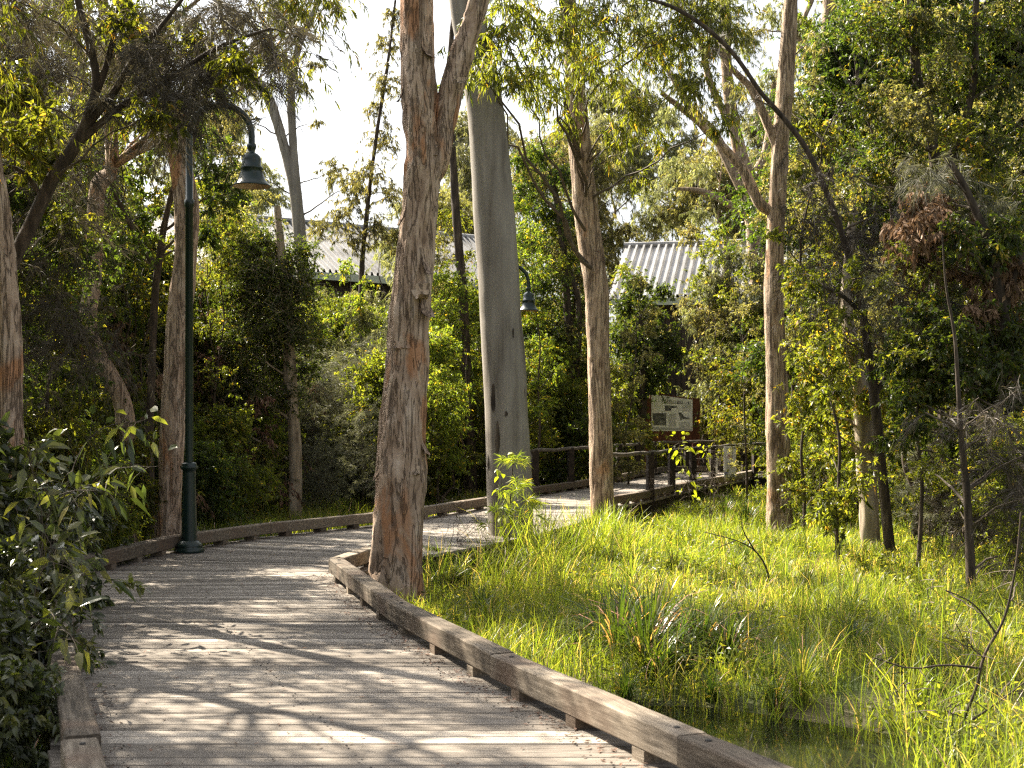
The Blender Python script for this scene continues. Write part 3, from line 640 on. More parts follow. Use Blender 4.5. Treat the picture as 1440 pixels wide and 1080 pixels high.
# ---- prototype plants, built once at the origin and placed many times as individual things
PROTO = {}
def proto(key, H, crown, ncl, clr, sty, seed, bark='bark_dark', stems=1, r0=.06, lean=.15, dens=1.0, ls=1.0, mat=None, low=.35, tone=0, fine=False, kind='dark'):
    rng = np.random.default_rng(seed); tb = MB(); lf = MB(); AP = []; AR = []
    for s_ in range(stems):
        b = np.array([rng.normal(0, .06*stems), rng.normal(0, .06*stems), -.15]); top = np.array([rng.normal(0, lean*H*.5), rng.normal(0, lean*H*.5), H*rng.uniform(.8, .95)])
        cv = curve(b, top, rng, 14, 0, .08); rr = np.linspace(r0, r0*.18, 14); rough_trunk(tb, cv, rr, seed+s_, r0*.12, 10, .12, r0*.5, kind); AP.append(cv); AR.append(rr)
    AP = np.vstack(AP); AR = np.concatenate(AR)
    for k in range(ncl):
        z = H*(low+(1-low)*rng.random()**.8); fr = (z/H-low)/(1-low); w_ = crown*math.sqrt(max(.08, 1-(2*fr-.85)**2*.8))
        an = rng.uniform(0, 2*PI); rr = w_*math.sqrt(rng.uniform(.05, 1)); c = np.array([rr*math.cos(an), rr*math.sin(an), z])
        hd = np.hypot(AP[:, 0]-c[0], AP[:, 1]-c[1]); k2 = int(np.argmin(np.abs(AP[:, 2]-(c[2]-hd*.6))+hd*.3)); L = np.linalg.norm(AP[k2]-c)
        tb.tube(curve(AP[k2], c, rng, 7, -.06, .1), np.linspace(min(AR[k2]*.6, .012+.014*L), .005, 7), 5, cap=False)
        q = clr*rng.uniform(.6, 1.25); cluster(lf, tb, c, (q, q, q*.8), sty, rng, dens, ls, fine, tone)
    PROTO[key] = (tb.mesh(key+'_trunk', M[bark], True), lf.mesh(key+'_crown', M[mat or STY[sty]['mat']]) if lf.n else None)
def place(key, x, y, s=1.0, label='', cat='tree', group=None, name='tree', rz=None, sz=1.0, dz=0, mat=None):
    k = abs(int(x*131+y*977)) % 1000/1000*2*PI if rz is None else rz
    root = thing(name, label, cat, (x, y, gz(x, y)+dz), group, k); root.scale = (s, s, s*sz)
    for nm, me in zip(('trunk' if cat == 'tree' else 'stem', 'crown' if cat == 'tree' else 'foliage'), PROTO[key]):
        if me: o = bpy.data.objects.new(nm, me); col.objects.link(o); o.parent = root
    return root
def at(px, d): return (px-CX)*d/F

# hero trunks -------------------------------------------------------
# 1 the big peeling paperbark
tree('paperbark_tree', 'big shaggy peeling paperbark forking high up in the notch of the near right kerb', 'tree', None,
    [[(556, 850, 44), (557, 800, 38), (561, 720, 35), (564, 650, 34), (570, 560, 30), (574, 500, 28), (578, 430, 27), (585, 350, 25), (592, 280, 24), (597, 220, 25), (592, 160, 24), (588, 90, 24), (585, 0, 23), (580, -140, 20), (590, -300, 15), (600, -460, 8)],
     [(604, 250, 17), (618, 222, 16), (624, 175, 15), (634, 125, 16), (650, 75, 15), (662, 40, 14), (672, 0, 13), (690, -90, 11), (730, -200, 8), (750, -330, 5)]],
    14.2, 'bark_paper', [(540, -160, 60), (500, -260, 80), (600, -330, 80), (560, -450, 90), (760, -300, 80), (690, -230, 60), (820, -260, 60), (640, 70, 14, 14.4, 'narrow'), (652, 110, 12, 14.5, 'narrow')], 'narrow', 11, dens=.8, amp=.024, kind='paper', flare=.05, seg=64, step=.022)
T1 = bpy.data.objects['paperbark_tree']
def flap(px, py, d, w_, h_, ax, curl, parent, seed, tone=.6, mat='bark_tan'):
    """a curled sheet of loose bark"""
    rr = np.random.default_rng(seed); n, m_ = 9, 8; mb = MB(); o = P(px, py, d); w_, h_ = w_*d/F, h_*d/F; vs = []
    for layer in (0, .012):
        for i in range(n):
            for j in range(m_):
                u, v = i/(n-1)-.5, j/(m_-1); th = v*curl*1.2; k_ = 1/max(.5, math.sin(min(curl*1.2, 1.57)))
                x = u*w_*(1-.45*v+.2*math.sin(v*5+seed))+.004*math.sin(i*2.1+j); out = .55*h_*(1-math.cos(th))*k_+layer-.012; z = -h_*.8*math.sin(th)*k_
                vs.append(o+np.array([x*math.cos(ax)+out*math.sin(ax), -out*math.cos(ax)+x*math.sin(ax), z])+rr.normal(0, .003, 3))
    f = [[a*m_+b, a*m_+b+1, (a+1)*m_+b+1, (a+1)*m_+b] for a in range(n-1) for b in range(m_-1)]; k = n*m_
    mb.add(vs, [f, [[q+k for q in r[::-1]] for r in f]], tone)
    mb.build('bark_flap', M[mat], parent, True)
for (px, py, w_, h_, ax, cu, tn) in ((590, 398, 26, 30, .3, 1.9, .8), (598, 418, 22, 36, .7, 1.1, .35), (600, 60, 20, 28, .9, 1.3, .5), (570, 270, 12, 60, -1.0, .6, .4), (596, 350, 12, 46, .8, .9, .5),
        (584, 655, 12, 16, .4, 1.8, .8), (592, 600, 12, 50, 1.1, .8, .3), (534, 640, 10, 44, -1.0, .7, .4), (566, 480, 30, 12, .1, .6, .35), (606, 205, 14, 18, 1.0, 1.4, .6), (566, 120, 9, 30, -1.2, .8, .3), (648, 108, 20, 12, .2, 1.2, .7)):
    flap(px, py, 14.2-.20*math.cos(ax), w_, h_, ax, cu, T1, px+py, tn, 'bark_paper' if tn < .6 else 'bark_tan')
# 2 smooth grey gum
tree('gum_tree', 'thick smooth grey gum trunk leaning slightly, in the middle behind the yellow leaved sapling', 'tree', None,
    [[(720, 800, 34), (718, 740, 32), (716, 680, 31.5), (713, 600, 30.5), (709, 520, 30), (704, 440, 30), (699, 360, 29), (692, 260, 28), (684, 170, 26.5), (672, 90, 25), (655, 10, 22), (640, -90, 20), (630, -250, 16), (640, -420, 9)]],
    19, 'bark_gum', [(560, -280, 70), (700, -330, 80), (640, -470, 90), (780, -380, 80), (500, -360, 80), (600, -200, 60), (720, -220, 60), (860, -300, 80)], 'narrow', 12, dens=1.1, amp=.02, kind='gum', flare=.04, seg=40, step=.05)
T2 = bpy.data.objects['gum_tree']
for (px, py, w_, h_) in ((694, 560, 3.2, 20), (700, 615, 3, 24), (712, 582, 2.0, 4), (688, 650, 2.0, 12), (722, 470, .8, 7)):
    k_ = np.interp(py, [260, 360, 440, 520, 600, 680], [692, 699, 704, 709, 713, 716]); u_ = (px-k_)/30.5; R_ = .315; mb = MB(); c0 = P(px, py, 19); yy = 19-R_*math.sqrt(1-u_*u_)-.006; n_ = 14
    vs = [(c0[0]+math.cos(a_)*w_*.01*(1+.25*math.sin(3*a_+px)), yy-.0+.03*abs(math.cos(a_))*0, c0[2]+math.sin(a_)*h_*.01) for a_ in np.linspace(0, 2*PI, n_, endpoint=False)]
    vs += [(v_[0], v_[1]+.05, v_[2]) for v_ in vs]+[(c0[0], yy+.004, c0[2])]
    mb.add(vs, [[[i_, (i_+1) % n_, n_+(i_+1) % n_, n_+i_] for i_ in range(n_)], [[i_, 2*n_, (i_+1) % n_] for i_ in range(n_)]]); mb.build('bark_scar', M['bark_dark'], T2)
# 3 tan trunk with the overhanging leaves
T3c = [(700, 50, 40, 18.6), (735, 110, 44, 19), (690, 100, 34, 18.2), (780, 40, 60, 19.5), (770, 120, 34, 20), (830, 90, 52, 20.5), (850, 25, 60), (800, 170, 22, 21.5), (890, 150, 38, 21), (915, 60, 60), (870, 190, 26, 21), (925, 195, 22, 22), (975, 110, 45, 21), (960, 20, 60, 21.5), (1010, 30, 50, 21), (1020, 170, 24, 21), (900, 250, 16, 22), (720, 10, 46, 19.2), (660, 70, 24, 17.6),
    (820, -90, 90), (930, -100, 80), (720, -110, 60), (760, -60, 60, 20)]
tree('paperbark_tree', 'slim pale tan trunk standing where the near handrail begins, drooping narrow leaves above', 'tree', None,
    [[(849, 770, 19), (847, 720, 17), (845, 650, 16.5), (843, 560, 16), (841, 480, 16), (838, 400, 17), (826, 310, 17), (817, 220, 16), (811, 150, 14.5), (806, 80, 13), (798, 0, 12), (792, -120, 9), (800, -240, 5)]],
    22.5, 'bark_tan', T3c, 'narrow', 13, dens=1.5, amp=.016, kind='paper', flare=.03, seg=44, step=.04, fine=True, ls=1.05, conn=.014)
# 4 trunk right of centre
tree('paperbark_tree', 'straight grey brown trunk in the sunny grass right of the narrow white notice', 'tree', None,
    [[(1097, 750, 20), (1096, 700, 17), (1095, 620, 16.5), (1092, 520, 15), (1088, 420, 13.5), (1092, 300, 12), (1098, 200, 11.5), (1105, 110, 12), (1112, 0, 10), (1122, -140, 7), (1130, -260, 4)],
     [(1090, 300, 7), (1068, 285, 7), (1045, 240, 7), (1010, 200, 6), (975, 165, 5), (930, 130, 3)], [(1095, 215, 6), (1060, 130, 5), (1025, 90, 4), (985, 10, 3)]],
    24.5, 'bark_tan', [(1060, 40, 26), (1140, 60, 26), (1120, 130, 22), (1040, 120, 24), (985, 150, 22), (1160, -80, 60), (1080, -120, 60), (1000, -60, 50)], 'narrow', 14, dens=.7, amp=.018, kind='paper', flare=.03, seg=32, step=.05, mat='leaf_olive')
# 5 trunk behind the lamp
tree('paperbark_tree', 'pale brown peeling trunk right behind the tall lamp, leaning left at the top', 'tree', None,
    [[(236, 770, 19), (238, 720, 17), (242, 640, 17), (246, 540, 17), (251, 450, 16), (260, 370, 16), (263, 300, 17), (252, 222, 15), (234, 150, 14), (222, 93, 13), (196, 40, 12), (168, -5, 11), (140, -90, 9), (120, -200, 6)]],
    18.3, 'bark_paper', [(150, 40, 34), (210, -60, 60), (90, -120, 70), (180, -180, 70), (250, 30, 40, 17.5), (290, 90, 30, 17.5)], 'narrow', 15, dens=1.2, amp=.018, kind='paper', flare=.04, seg=40, step=.035, mat='leaf_dark')
# 6 left edge trunk
tree('paperbark_tree', 'grey brown furrowed trunk cut off by the left edge, behind the near shrub', 'tree', None,
    [[(12, 820, 21), (12, 720, 19), (13, 600, 18), (11, 480, 17), (6, 380, 15), (-4, 280, 13), (-20, 160, 12), (-30, 0, 10), (-40, -160, 8)]],
    12.3, 'bark_paper', [(0, -80, 60), (-60, -160, 80), (60, -180, 70), (-80, 60, 60)], 'small', 16, dens=1.1, amp=.016, kind='paper', flare=.03, seg=40, step=.03)
# 7 dark leaning tree with fanning branches
tree('leaning_tree', 'dark leaning tree at the left edge fanning its branches over the lamp', 'tree', None,
    [[(-30, 520, 12), (7, 395, 10), (44, 315, 10), (74, 252, 9.5), (104, 207, 9), (124, 165, 8), (135, 110, 6), (120, 40, 5), (95, -50, 4)],
     [(120, 180, 6), (160, 130, 5), (190, 80, 4), (240, 20, 3), (300, -60, 2.5)], [(112, 200, 5.5), (170, 150, 4.5), (225, 120, 4), (300, 70, 3), (380, 40, 2)], [(122, 170, 5), (150, 90, 4), (165, 20, 3), (175, -60, 2)], [(60, 280, 4), (30, 240, 3), (-20, 230, 2)]],
    13.2, 'bark_dark', [(240, 60, 46), (300, 100, 48), (345, 60, 44), (205, 120, 36), (390, 110, 26), (270, 150, 40), (180, 50, 36), (330, 10, 40), (240, 190, 30), (150, 150, 26), (410, 50, 28), (90, 100, 26), (50, 40, 30), (120, 30, 26), (20, 0, 40), (210, 20, 36), (260, 110, 36), (200, 70, 30), (300, 20, 30), (220, 160, 26, 0, 'broad'), (280, 60, 30, 0, 'broad'), (170, 30, 30, 0, 'broad'), (330, 90, 26, 0, 'broad'), (60, 180, 26, 0, 'broad'), (20, 130, 40, 0, 'broad'), (70, 230, 30, 0, 'broad'), (20, 200, 36, 0, 'broad')], 'needle', 17, dens=2.4, amp=.008, conn=.012, seg=14, mat='needle_dark')
# dark leaf sprays hanging beside the lamp head
tree('understorey_tree', 'thin dark stemmed tree hanging glossy leaves around the swan neck of the tall lamp', 'tree', None,
    [[(214, 770, 7), (210, 640, 6), (214, 500, 5), (222, 380, 5), (240, 280, 4), (270, 200, 3.5), (290, 120, 3), (300, 30, 2)], [(222, 380, 4), (190, 330, 4), (150, 250, 3), (120, 180, 2)]],
    20.0, 'bark_dark', [(300, 240, 30), (312, 290, 26), (285, 190, 30), (330, 270, 16), (270, 140, 26), (310, 130, 24), (290, 330, 22), (200, 300, 30), (160, 240, 30), (180, 350, 34), (120, 280, 34), (210, 200, 26)], 'broad', 18, dens=1.3, mat='leaf_dark', ls=1.1)
# 8 grey trunk top left
tree('gum_tree', 'pale grey trunk rising behind the branches at the top left', 'tree', None,
    [[(118, 620, 12), (120, 420, 12), (118, 250, 12), (110, 120, 12), (98, 40, 12), (86, -20, 11), (70, -120, 9)], [(92, 80, 4), (60, 50, 3.5), (25, 40, 3), (0, 42, 2)]],
    25, 'bark_gum', [(20, 60, 34), (60, 90, 30), (160, -30, 40), (30, -60, 50)], 'euc', 19, dens=.8, mat='leaf_olive')
# 9 forked bare trunks against the white sky
tree('gum_tree', 'slender gum forking low into two bare curving limbs against the bright sky', 'tree', None,
    [[(432, 640, 9), (430, 480, 9), (424, 360, 9), (415, 270, 8.5), (398, 200, 7), (378, 140, 7), (350, 100, 6), (325, 60, 5), (300, -10, 4)], [(418, 280, 7), (412, 200, 6), (410, 120, 5.5), (422, 60, 5), (448, 0, 4.5), (470, -80, 3)]],
    38, 'bark_gum', [(355, 250, 18), (470, 240, 20), (370, 60, 26), (330, 30, 26), (400, 30, 26), (395, 90, 20), (430, 20, 18), (350, 120, 22), (385, 5, 26), (420, 120, 12), (440, 90, 10), (470, 10, 14), (330, 160, 26), (505, 260, 20), (445, 170, 8), (300, 90, 26)], 'euc', 20, dens=1.2, mat='leaf_olive', ls=1.1)
tree('casuarina_tree', 'pale feathery casuarina rising just left of the big peeling trunk', 'tree', None,
    [[(508, 640, 4), (510, 520, 3.5), (508, 400, 3.5), (516, 300, 3), (528, 200, 2.5), (545, 90, 2), (556, 0, 1.5)]], 33, 'bark_dark',
    [(548, 60, 22), (545, 110, 24), (525, 150, 16), (540, 190, 26), (520, 240, 26), (500, 280, 22), (545, 270, 22), (485, 250, 14), (475, 300, 22), (530, 320, 24), (450, 320, 20), (500, 340, 20), (555, 330, 18), (560, 20, 22)], 'euc', 120, dens=1.6, mat='leaf_olive', ls=.85)
for (q_, (px, d, top, lean_, tone_, mt_, lb)) in enumerate(((300, 24, 330, 10, 0, 'leaf_mid', 'thin sapling right of the tall lamp against the dark thicket'), (345, 30, 300, -12, .1, 'leaf_bright', 'thin bright sapling behind the dense green tree right of the lamp'), (468, 31, 380, 14, .1, 'leaf_bright', 'thin bright sapling in the gap left of the big peeling trunk'),
        (600, 33, 330, 8, 0, 'leaf_olive', 'thin sapling touching the right side of the big peeling trunk'), (760, 30, 300, -8, .1, 'leaf_bright', 'thin bright sapling beside the farther lamp head'), (880, 34, 400, 12, 0, 'leaf_olive', 'thin sapling right of the slim tan trunk'),
        (1050, 33, 380, -10, 0, 'leaf_olive', 'thin sapling left of the straight grey brown trunk'), (1130, 23, 330, 10, 0, 'leaf_mid', 'thin sapling right of the straight grey brown trunk'), (1180, 18, 360, -12, 0, 'leaf_mid', 'thin sapling left of the foot of the arching dark tree'), (1290, 17.5, 300, 10, -.05, 'leaf_mid', 'thin dark sapling in the shade at the right'), (1405, 18.5, 340, -14, 0, 'leaf_mid', 'thin sapling near the right edge behind the hanging dead leaves'),
        (60, 15.5, 330, 14, 0, 'leaf_mid', 'thin sapling behind the furrowed trunk at the left edge'), (110, 20, 300, -8, 0, 'leaf_mid', 'dark upright sapling in the thicket left of the trunk behind the lamp'), (180, 22, 340, 8, 0, 'leaf_mid', 'thin sapling directly left of the trunk behind the lamp'))):
    rq = random.Random(q_+50); gy = CY+(CH-GZ)*F/d; n_ = 7; st = [(px+lean_*(k/n_)**2*2+rq.uniform(-5, 5)*(k > 0), gy+(top-gy)*k/n_, (2.7-2.3*k/n_)*22/d) for k in range(n_+1)]
    cl = []
    for k in range(22):
        f_ = rq.uniform(.12, 1.04); cl.append((np.interp(f_, np.linspace(0, 1, n_+1), [e_[0] for e_ in st])+rq.gauss(0, 22*22/d), gy+(top-gy)*f_, rq.uniform(9, 20)*24/d, d+rq.uniform(-.7, .7)))
    tree('sapling', lb, 'sapling', 'thin saplings', [st], d, 'bark_dark', cl, 'broad' if q_ % 3 else 'small', 200+q_, dens=1.1, mat=mt_, amp=.002, seg=8, tone=tone_, conn=.008, ls=1.0)
# small trunks with simple stems
tree('paperbark_tree', 'short grey trunk among the leaves right of the lamp base, beyond the left kerb', 'tree', None,
    [[(414, 690, 10), (414, 620, 9.5), (408, 540, 9), (404, 450, 8), (395, 360, 7), (390, 290, 4)]], 25, 'bark_pale',
    [(380, 380, 44), (345, 350, 34), (415, 400, 40), (360, 440, 44), (410, 460, 40), (390, 510, 34), (335, 410, 30), (330, 480, 36), (370, 345, 30), (425, 360, 26), (350, 540, 34), (400, 560, 26), (310, 540, 34), (300, 600, 34), (430, 520, 20), (360, 385, 40), (395, 420, 44), (350, 470, 36), (385, 480, 36)], 'small', 21, dens=2.6, mat='leaf_dark', kind='paper', ls=1.15, tone=.05)
tree('understorey_tree', 'thin dark trunk standing between the peeling trunk and the smooth grey gum', 'tree', None,
    [[(664, 700, 8), (660, 600, 7), (655, 500, 7), (650, 400, 6.5), (643, 320, 6), (637, 220, 5), (632, 100, 4), (640, 0, 3)]], 31, 'bark_dark',
    [(640, 400, 26), (665, 420, 22), (620, 440, 28), (650, 470, 26), (610, 390, 16), (630, 520, 26), (665, 520, 20), (640, 590, 26), (615, 610, 20), (625, 130, 16), (650, 200, 12, 0, 'needle')], 'broad', 22, dens=1.7, mat='leaf_bright')
tree('understorey_tree', 'dense dark green tree between the smooth grey gum and the slim tan trunk', 'tree', None,
    [[(800, 690, 6), (803, 560, 6), (798, 440, 5.5), (790, 330, 5), (775, 240, 4)], [(808, 560, 4), (815, 440, 4), (800, 380, 3)]], 35, 'bark_dark',
    [(760, 220, 24), (740, 270, 24), (790, 250, 24), (770, 300, 30), (805, 310, 20), (740, 340, 26), (790, 360, 30), (760, 400, 34), (805, 430, 28), (740, 460, 28), (780, 480, 34), (815, 520, 26), (755, 540, 30), (790, 580, 30), (745, 600, 24), (730, 230, 16), (770, 620, 24), (730, 400, 16)], 'small', 23, dens=1.9, mat='leaf_dark', ls=1.5, tone=.1)
tree('understorey_tree', 'dark glossy tree with orange new leaves overhanging the information board', 'tree', None,
    [[(900, 660, 6), (902, 600, 6), (905, 520, 5), (900, 450, 4)]], 42.2, 'bark_dark',
    [(880, 430, 20), (910, 440, 24), (870, 470, 26), (905, 480, 30), (935, 480, 22), (880, 520, 30), (920, 525, 24), (865, 560, 24), (893, 565, 18), (950, 500, 14), (895, 400, 18), (930, 410, 16), (870, 600, 20), (914, 548, 6)], 'broad', 24, dens=2.0, mat='leaf_dark', ls=1.3)
tree('understorey_tree', 'tall yellow green shrubby tree behind the right side of the information board', 'tree', None,
    [[(1020, 680, 6), (1022, 560, 6), (1025, 440, 5), (1020, 330, 4)], [(1020, 480, 3), (1050, 455, 3), (1090, 450, 2)]], 47, 'bark_pale',
    [ (1010, 400, 24), (990, 450, 26), (1030, 450, 28), (1065, 440, 22), (1000, 510, 26), (1040, 510, 28), (1010, 570, 26), (1050, 580, 24), (1000, 610, 20), (1060, 520, 22), (965, 430, 16), (970, 330, 18)], 'broad', 25, dens=1.7, mat='leaf_olive', ls=1.3, tone=.12)
# big many limbed gum in the right background
tree('gum_tree', 'large gum with many spreading tan limbs behind the straight grey brown trunk', 'tree', None,
    [[(1066, 640, 12), (1068, 480, 12), (1064, 360, 12), (1052, 260, 11), (1035, 190, 9), (1024, 120, 8), (1020, 40, 7), (1022, -60, 6)], [(1056, 290, 8), (1030, 240, 7), (1005, 190, 7), (970, 150, 6), (940, 100, 4), (900, 60, 3)], [(1052, 260, 7), (1078, 210, 6), (1090, 120, 5), (1120, 50, 4), (1150, -20, 3)], [(1040, 200, 6), (1000, 120, 5), (985, 60, 4), (950, 0, 3)], [(1060, 310, 6), (1030, 290, 5), (990, 270, 4), (950, 265, 2)]],
    50, 'bark_tan', [(930, 60, 24), (960, 110, 22), (1000, 60, 26), (1050, 60, 28), (1080, 110, 22), (1130, 40, 26), (900, 20, 26), (1020, 10, 30), (950, 230, 20), (985, 240, 18), (920, 270, 24), (1090, 20, 24), (1040, 130, 18), (940, 160, 18), (985, 300, 20)], 'euc', 26, dens=1.1, mat='leaf_pale', amp=.03, ls=1.2)
tree('gum_tree', 'straight pale trunk near the top right with a dark side limb', 'tree', None,
    [[(1168, 620, 11), (1166, 420, 11), (1162, 250, 11), (1162, 150, 10.5), (1164, 60, 10), (1168, -30, 9)], [(1158, 170, 6), (1146, 110, 5), (1125, 60, 4.5), (1105, 0, 3)]],
    32, 'bark_tan', [(1180, 60, 30), (1200, 120, 30), (1130, 30, 22), (1200, 10, 36), (1190, 200, 28)], 'broad', 27, dens=1.0, mat='leaf_bright', amp=.02)
# the arching dark tree
tree('arching_tree', 'thin dark trunk arching up and left over the grass in a long bare bough', 'tree', None,
    [[(1254, 800, 8.5), (1248, 740, 7.5), (1240, 660, 7), (1232, 580, 7), (1222, 500, 6.5), (1205, 400, 5), (1170, 290, 4), (1135, 212, 3.8), (1105, 170, 3.5), (1070, 130, 3.3), (1035, 80, 3), (1000, 45, 3), (950, 12, 2.6), (890, -8, 2)],
     [(1228, 560, 4), (1252, 520, 3), (1290, 470, 2.5), (1330, 440, 2)], [(1215, 450, 4), (1190, 420, 3), (1150, 400, 2)]],
    19, 'bark_dark', [(1120, 215, 16), (1065, 140, 10), (1010, 60, 12), (1170, 250, 34), (1140, 300, 36), (1190, 330, 40), (1230, 370, 40), (1170, 400, 40), (1130, 380, 26), (1220, 440, 36), (1150, 460, 26), (1270, 440, 36), (1240, 300, 36), (1130, 250, 22, 0, 'broad'), (1090, 330, 16, 0, 'broad'), (1180, 300, 20, 0, 'broad')], 'needle', 28, dens=1.2, amp=.006, mat='needle_dark')
# viney stump trunk beside it
tree('paperbark_tree', 'short stout trunk wrapped in twigs beside the foot of the arching dark tree', 'tree', None,
    [[(1224, 780, 15), (1222, 720, 14), (1218, 660, 13), (1214, 600, 12), (1206, 520, 10), (1190, 420, 7), (1200, 300, 5)]], 20.5, 'bark_pale',
    [(1170, 540, 34), (1200, 500, 30), (1150, 510, 30), (1130, 560, 26), (1190, 590, 26), (1150, 600, 22), (1220, 560, 22), (1210, 620, 16), (1170, 480, 26), (1140, 520, 24), (1180, 630, 20), (1240, 560, 24), (1250, 620, 20), (1120, 600, 16)], 'broad', 29, dens=2.0, mat='leaf_mid', kind='paper', tone=.1)
# right edge mass
tree('understorey_tree', 'large shaded broad leaved tree filling the top right corner', 'tree', None,
    [[(1345, 770, 12), (1335, 680, 10), (1328, 600, 9), (1325, 480, 9), (1322, 380, 8.5), (1318, 260, 8), (1308, 180, 7.5), (1290, 110, 7), (1280, 0, 5), (1270, -80, 4)], [(1318, 260, 6), (1350, 190, 5.5), (1370, 110, 5), (1372, 20, 4.5), (1380, -60, 3)], [(1325, 400, 5), (1370, 330, 4), (1420, 290, 3)], [(1332, 640, 5), (1352, 600, 5), (1356, 540, 4), (1340, 480, 3)]],
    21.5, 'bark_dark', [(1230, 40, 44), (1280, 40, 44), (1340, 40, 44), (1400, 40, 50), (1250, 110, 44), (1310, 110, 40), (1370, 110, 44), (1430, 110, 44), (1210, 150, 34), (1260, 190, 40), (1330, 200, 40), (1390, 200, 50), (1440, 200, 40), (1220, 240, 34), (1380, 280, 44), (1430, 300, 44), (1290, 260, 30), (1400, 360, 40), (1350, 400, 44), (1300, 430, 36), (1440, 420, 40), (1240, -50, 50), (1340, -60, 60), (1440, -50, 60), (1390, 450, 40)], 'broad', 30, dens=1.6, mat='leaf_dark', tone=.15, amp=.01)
tree('understorey_tree', 'tree with hanging bunches of dead brown leaves at the right edge', 'tree', None,
    [[(1440, 900, 12), (1430, 760, 11), (1425, 600, 10), (1415, 480, 9), (1395, 360, 7), (1360, 270, 5), (1330, 220, 4)], [(1410, 450, 5), (1430, 380, 4), (1450, 320, 3)]],
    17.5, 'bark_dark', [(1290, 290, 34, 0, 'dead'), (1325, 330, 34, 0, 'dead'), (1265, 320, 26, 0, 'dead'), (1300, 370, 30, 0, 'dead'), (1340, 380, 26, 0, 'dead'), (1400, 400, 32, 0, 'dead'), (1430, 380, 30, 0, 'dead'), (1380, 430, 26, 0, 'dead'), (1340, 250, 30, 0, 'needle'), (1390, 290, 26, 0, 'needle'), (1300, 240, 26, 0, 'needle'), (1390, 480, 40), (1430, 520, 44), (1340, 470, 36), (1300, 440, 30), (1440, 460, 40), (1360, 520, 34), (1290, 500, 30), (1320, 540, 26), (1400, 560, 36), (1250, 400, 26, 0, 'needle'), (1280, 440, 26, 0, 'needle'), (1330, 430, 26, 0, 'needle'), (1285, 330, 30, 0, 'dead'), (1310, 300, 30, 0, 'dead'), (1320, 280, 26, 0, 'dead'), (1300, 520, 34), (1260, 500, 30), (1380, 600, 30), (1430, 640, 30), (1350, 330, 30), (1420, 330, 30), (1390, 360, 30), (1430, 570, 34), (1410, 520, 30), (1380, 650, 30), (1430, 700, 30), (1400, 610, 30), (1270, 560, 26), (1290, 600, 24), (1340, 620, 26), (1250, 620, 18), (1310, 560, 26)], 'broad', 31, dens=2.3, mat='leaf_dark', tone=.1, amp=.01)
tree('casuarina_tree', 'young casuarina with fine grey green needles and a thin dark trunk at the lower right', 'tree', None,
    [[(1370, 920, 9), (1367, 860, 7.5), (1364, 780, 6.5), (1360, 700, 5.5), (1352, 620, 4), (1347, 540, 3), (1342, 470, 2.2), (1330, 400, 1.5), (1325, 330, .8)]],
    15.0, 'bark_dark', [(1390, 580, 40), (1340, 600, 30), (1420, 640, 40), (1380, 660, 34), (1320, 640, 20, 15, 'small'), (1300, 660, 24, 16, 'small'), (1400, 720, 34), (1440, 700, 34), (1350, 720, 22), (1420, 560, 36), (1430, 780, 30), (1390, 790, 24), (1300, 580, 20), (1410, 600, 30), (1440, 640, 30)], 'needle', 32, dens=.7, amp=.004, ls=1.1, mat='needle_dark')
tree('twiggy_sapling', 'bare twiggy sapling leaning out of the water at the bottom right corner', 'tree', None,
    [[(1330, 1120, 2.6), (1345, 1040, 2.4), (1372, 970, 2.3), (1385, 920, 2.2), (1412, 870, 2), (1428, 800, 1.6), (1436, 720, 1.3)], [(1380, 940, 1.8), (1330, 935, 1.5), (1280, 940, 1.1), (1230, 925, .8)], [(1355, 1020, 1.8), (1400, 990, 1.4), (1440, 960, 1)], [(1400, 890, 1.6), (1370, 850, 1.2), (1330, 830, .8)], [(1350, 1040, 1.6), (1300, 1010, 1.2), (1270, 960, .8)]],
    8.6, 'bark_dark', [(1240, 920, 26), (1280, 960, 40), (1330, 830, 34), (1360, 900, 50), (1420, 960, 50), (1330, 1000, 50), (1430, 820, 40), (1270, 1000, 30)], 'bare', 33, dens=1.6, amp=.002, conn=.006, seg=8)

# prototypes --------------------------------------------------------
proto('bushA', 2.4, 1.1, 26, .42, 'broad', 41, stems=3, r0=.025, low=.12, dens=1.1)
proto('bushB', 2.0, 1.0, 24, .36, 'small', 42, stems=3, r0=.02, low=.1, dens=1.4, ls=1.2, mat='leaf_dark', tone=.1)
proto('bushC', 2.2, 1.0, 20, .40, 'broad', 43, stems=3, r0=.02, low=.12, mat='leaf_bright')
proto('bushD', 2.6, 1.0, 16, .42, 'wisp', 44, stems=4, r0=.015, low=.1)
proto('underA', 6.0, 1.6, 40, .55, 'broad', 45, stems=2, r0=.06, low=.25, dens=1.0, ls=1.15)
proto('underB', 6.5, 1.7, 42, .55, 'small', 46, stems=2, r0=.06, low=.2, dens=1.1, ls=1.6, mat='leaf_dark', tone=.1)
proto('underC', 5.5, 1.5, 32, .5, 'broad', 47, stems=2, r0=.05, low=.25, ls=1.15, mat='leaf_bright')
proto('sapling', 5.0, .9, 20, .4, 'euc', 48, stems=1, r0=.035, low=.3, ls=.8, mat='leaf_pale')
proto('casA', 9.0, 1.9, 44, .6, 'needle', 49, stems=1, r0=.09, low=.25, dens=.8, ls=1.1, mat='needle_dark')
proto('eucA', 17, 4.2, 46, .95, 'euc', 50, bark='bark_pale', stems=2, r0=.17, low=.38, dens=.75, ls=1.7, mat='leaf_pale', lean=.25, kind='gum')
proto('eucB', 15, 3.8, 44, .9, 'euc', 51, bark='bark_tan', stems=2, r0=.15, low=.3, dens=.8, ls=1.7, mat='leaf_olive', lean=.2, kind='gum')
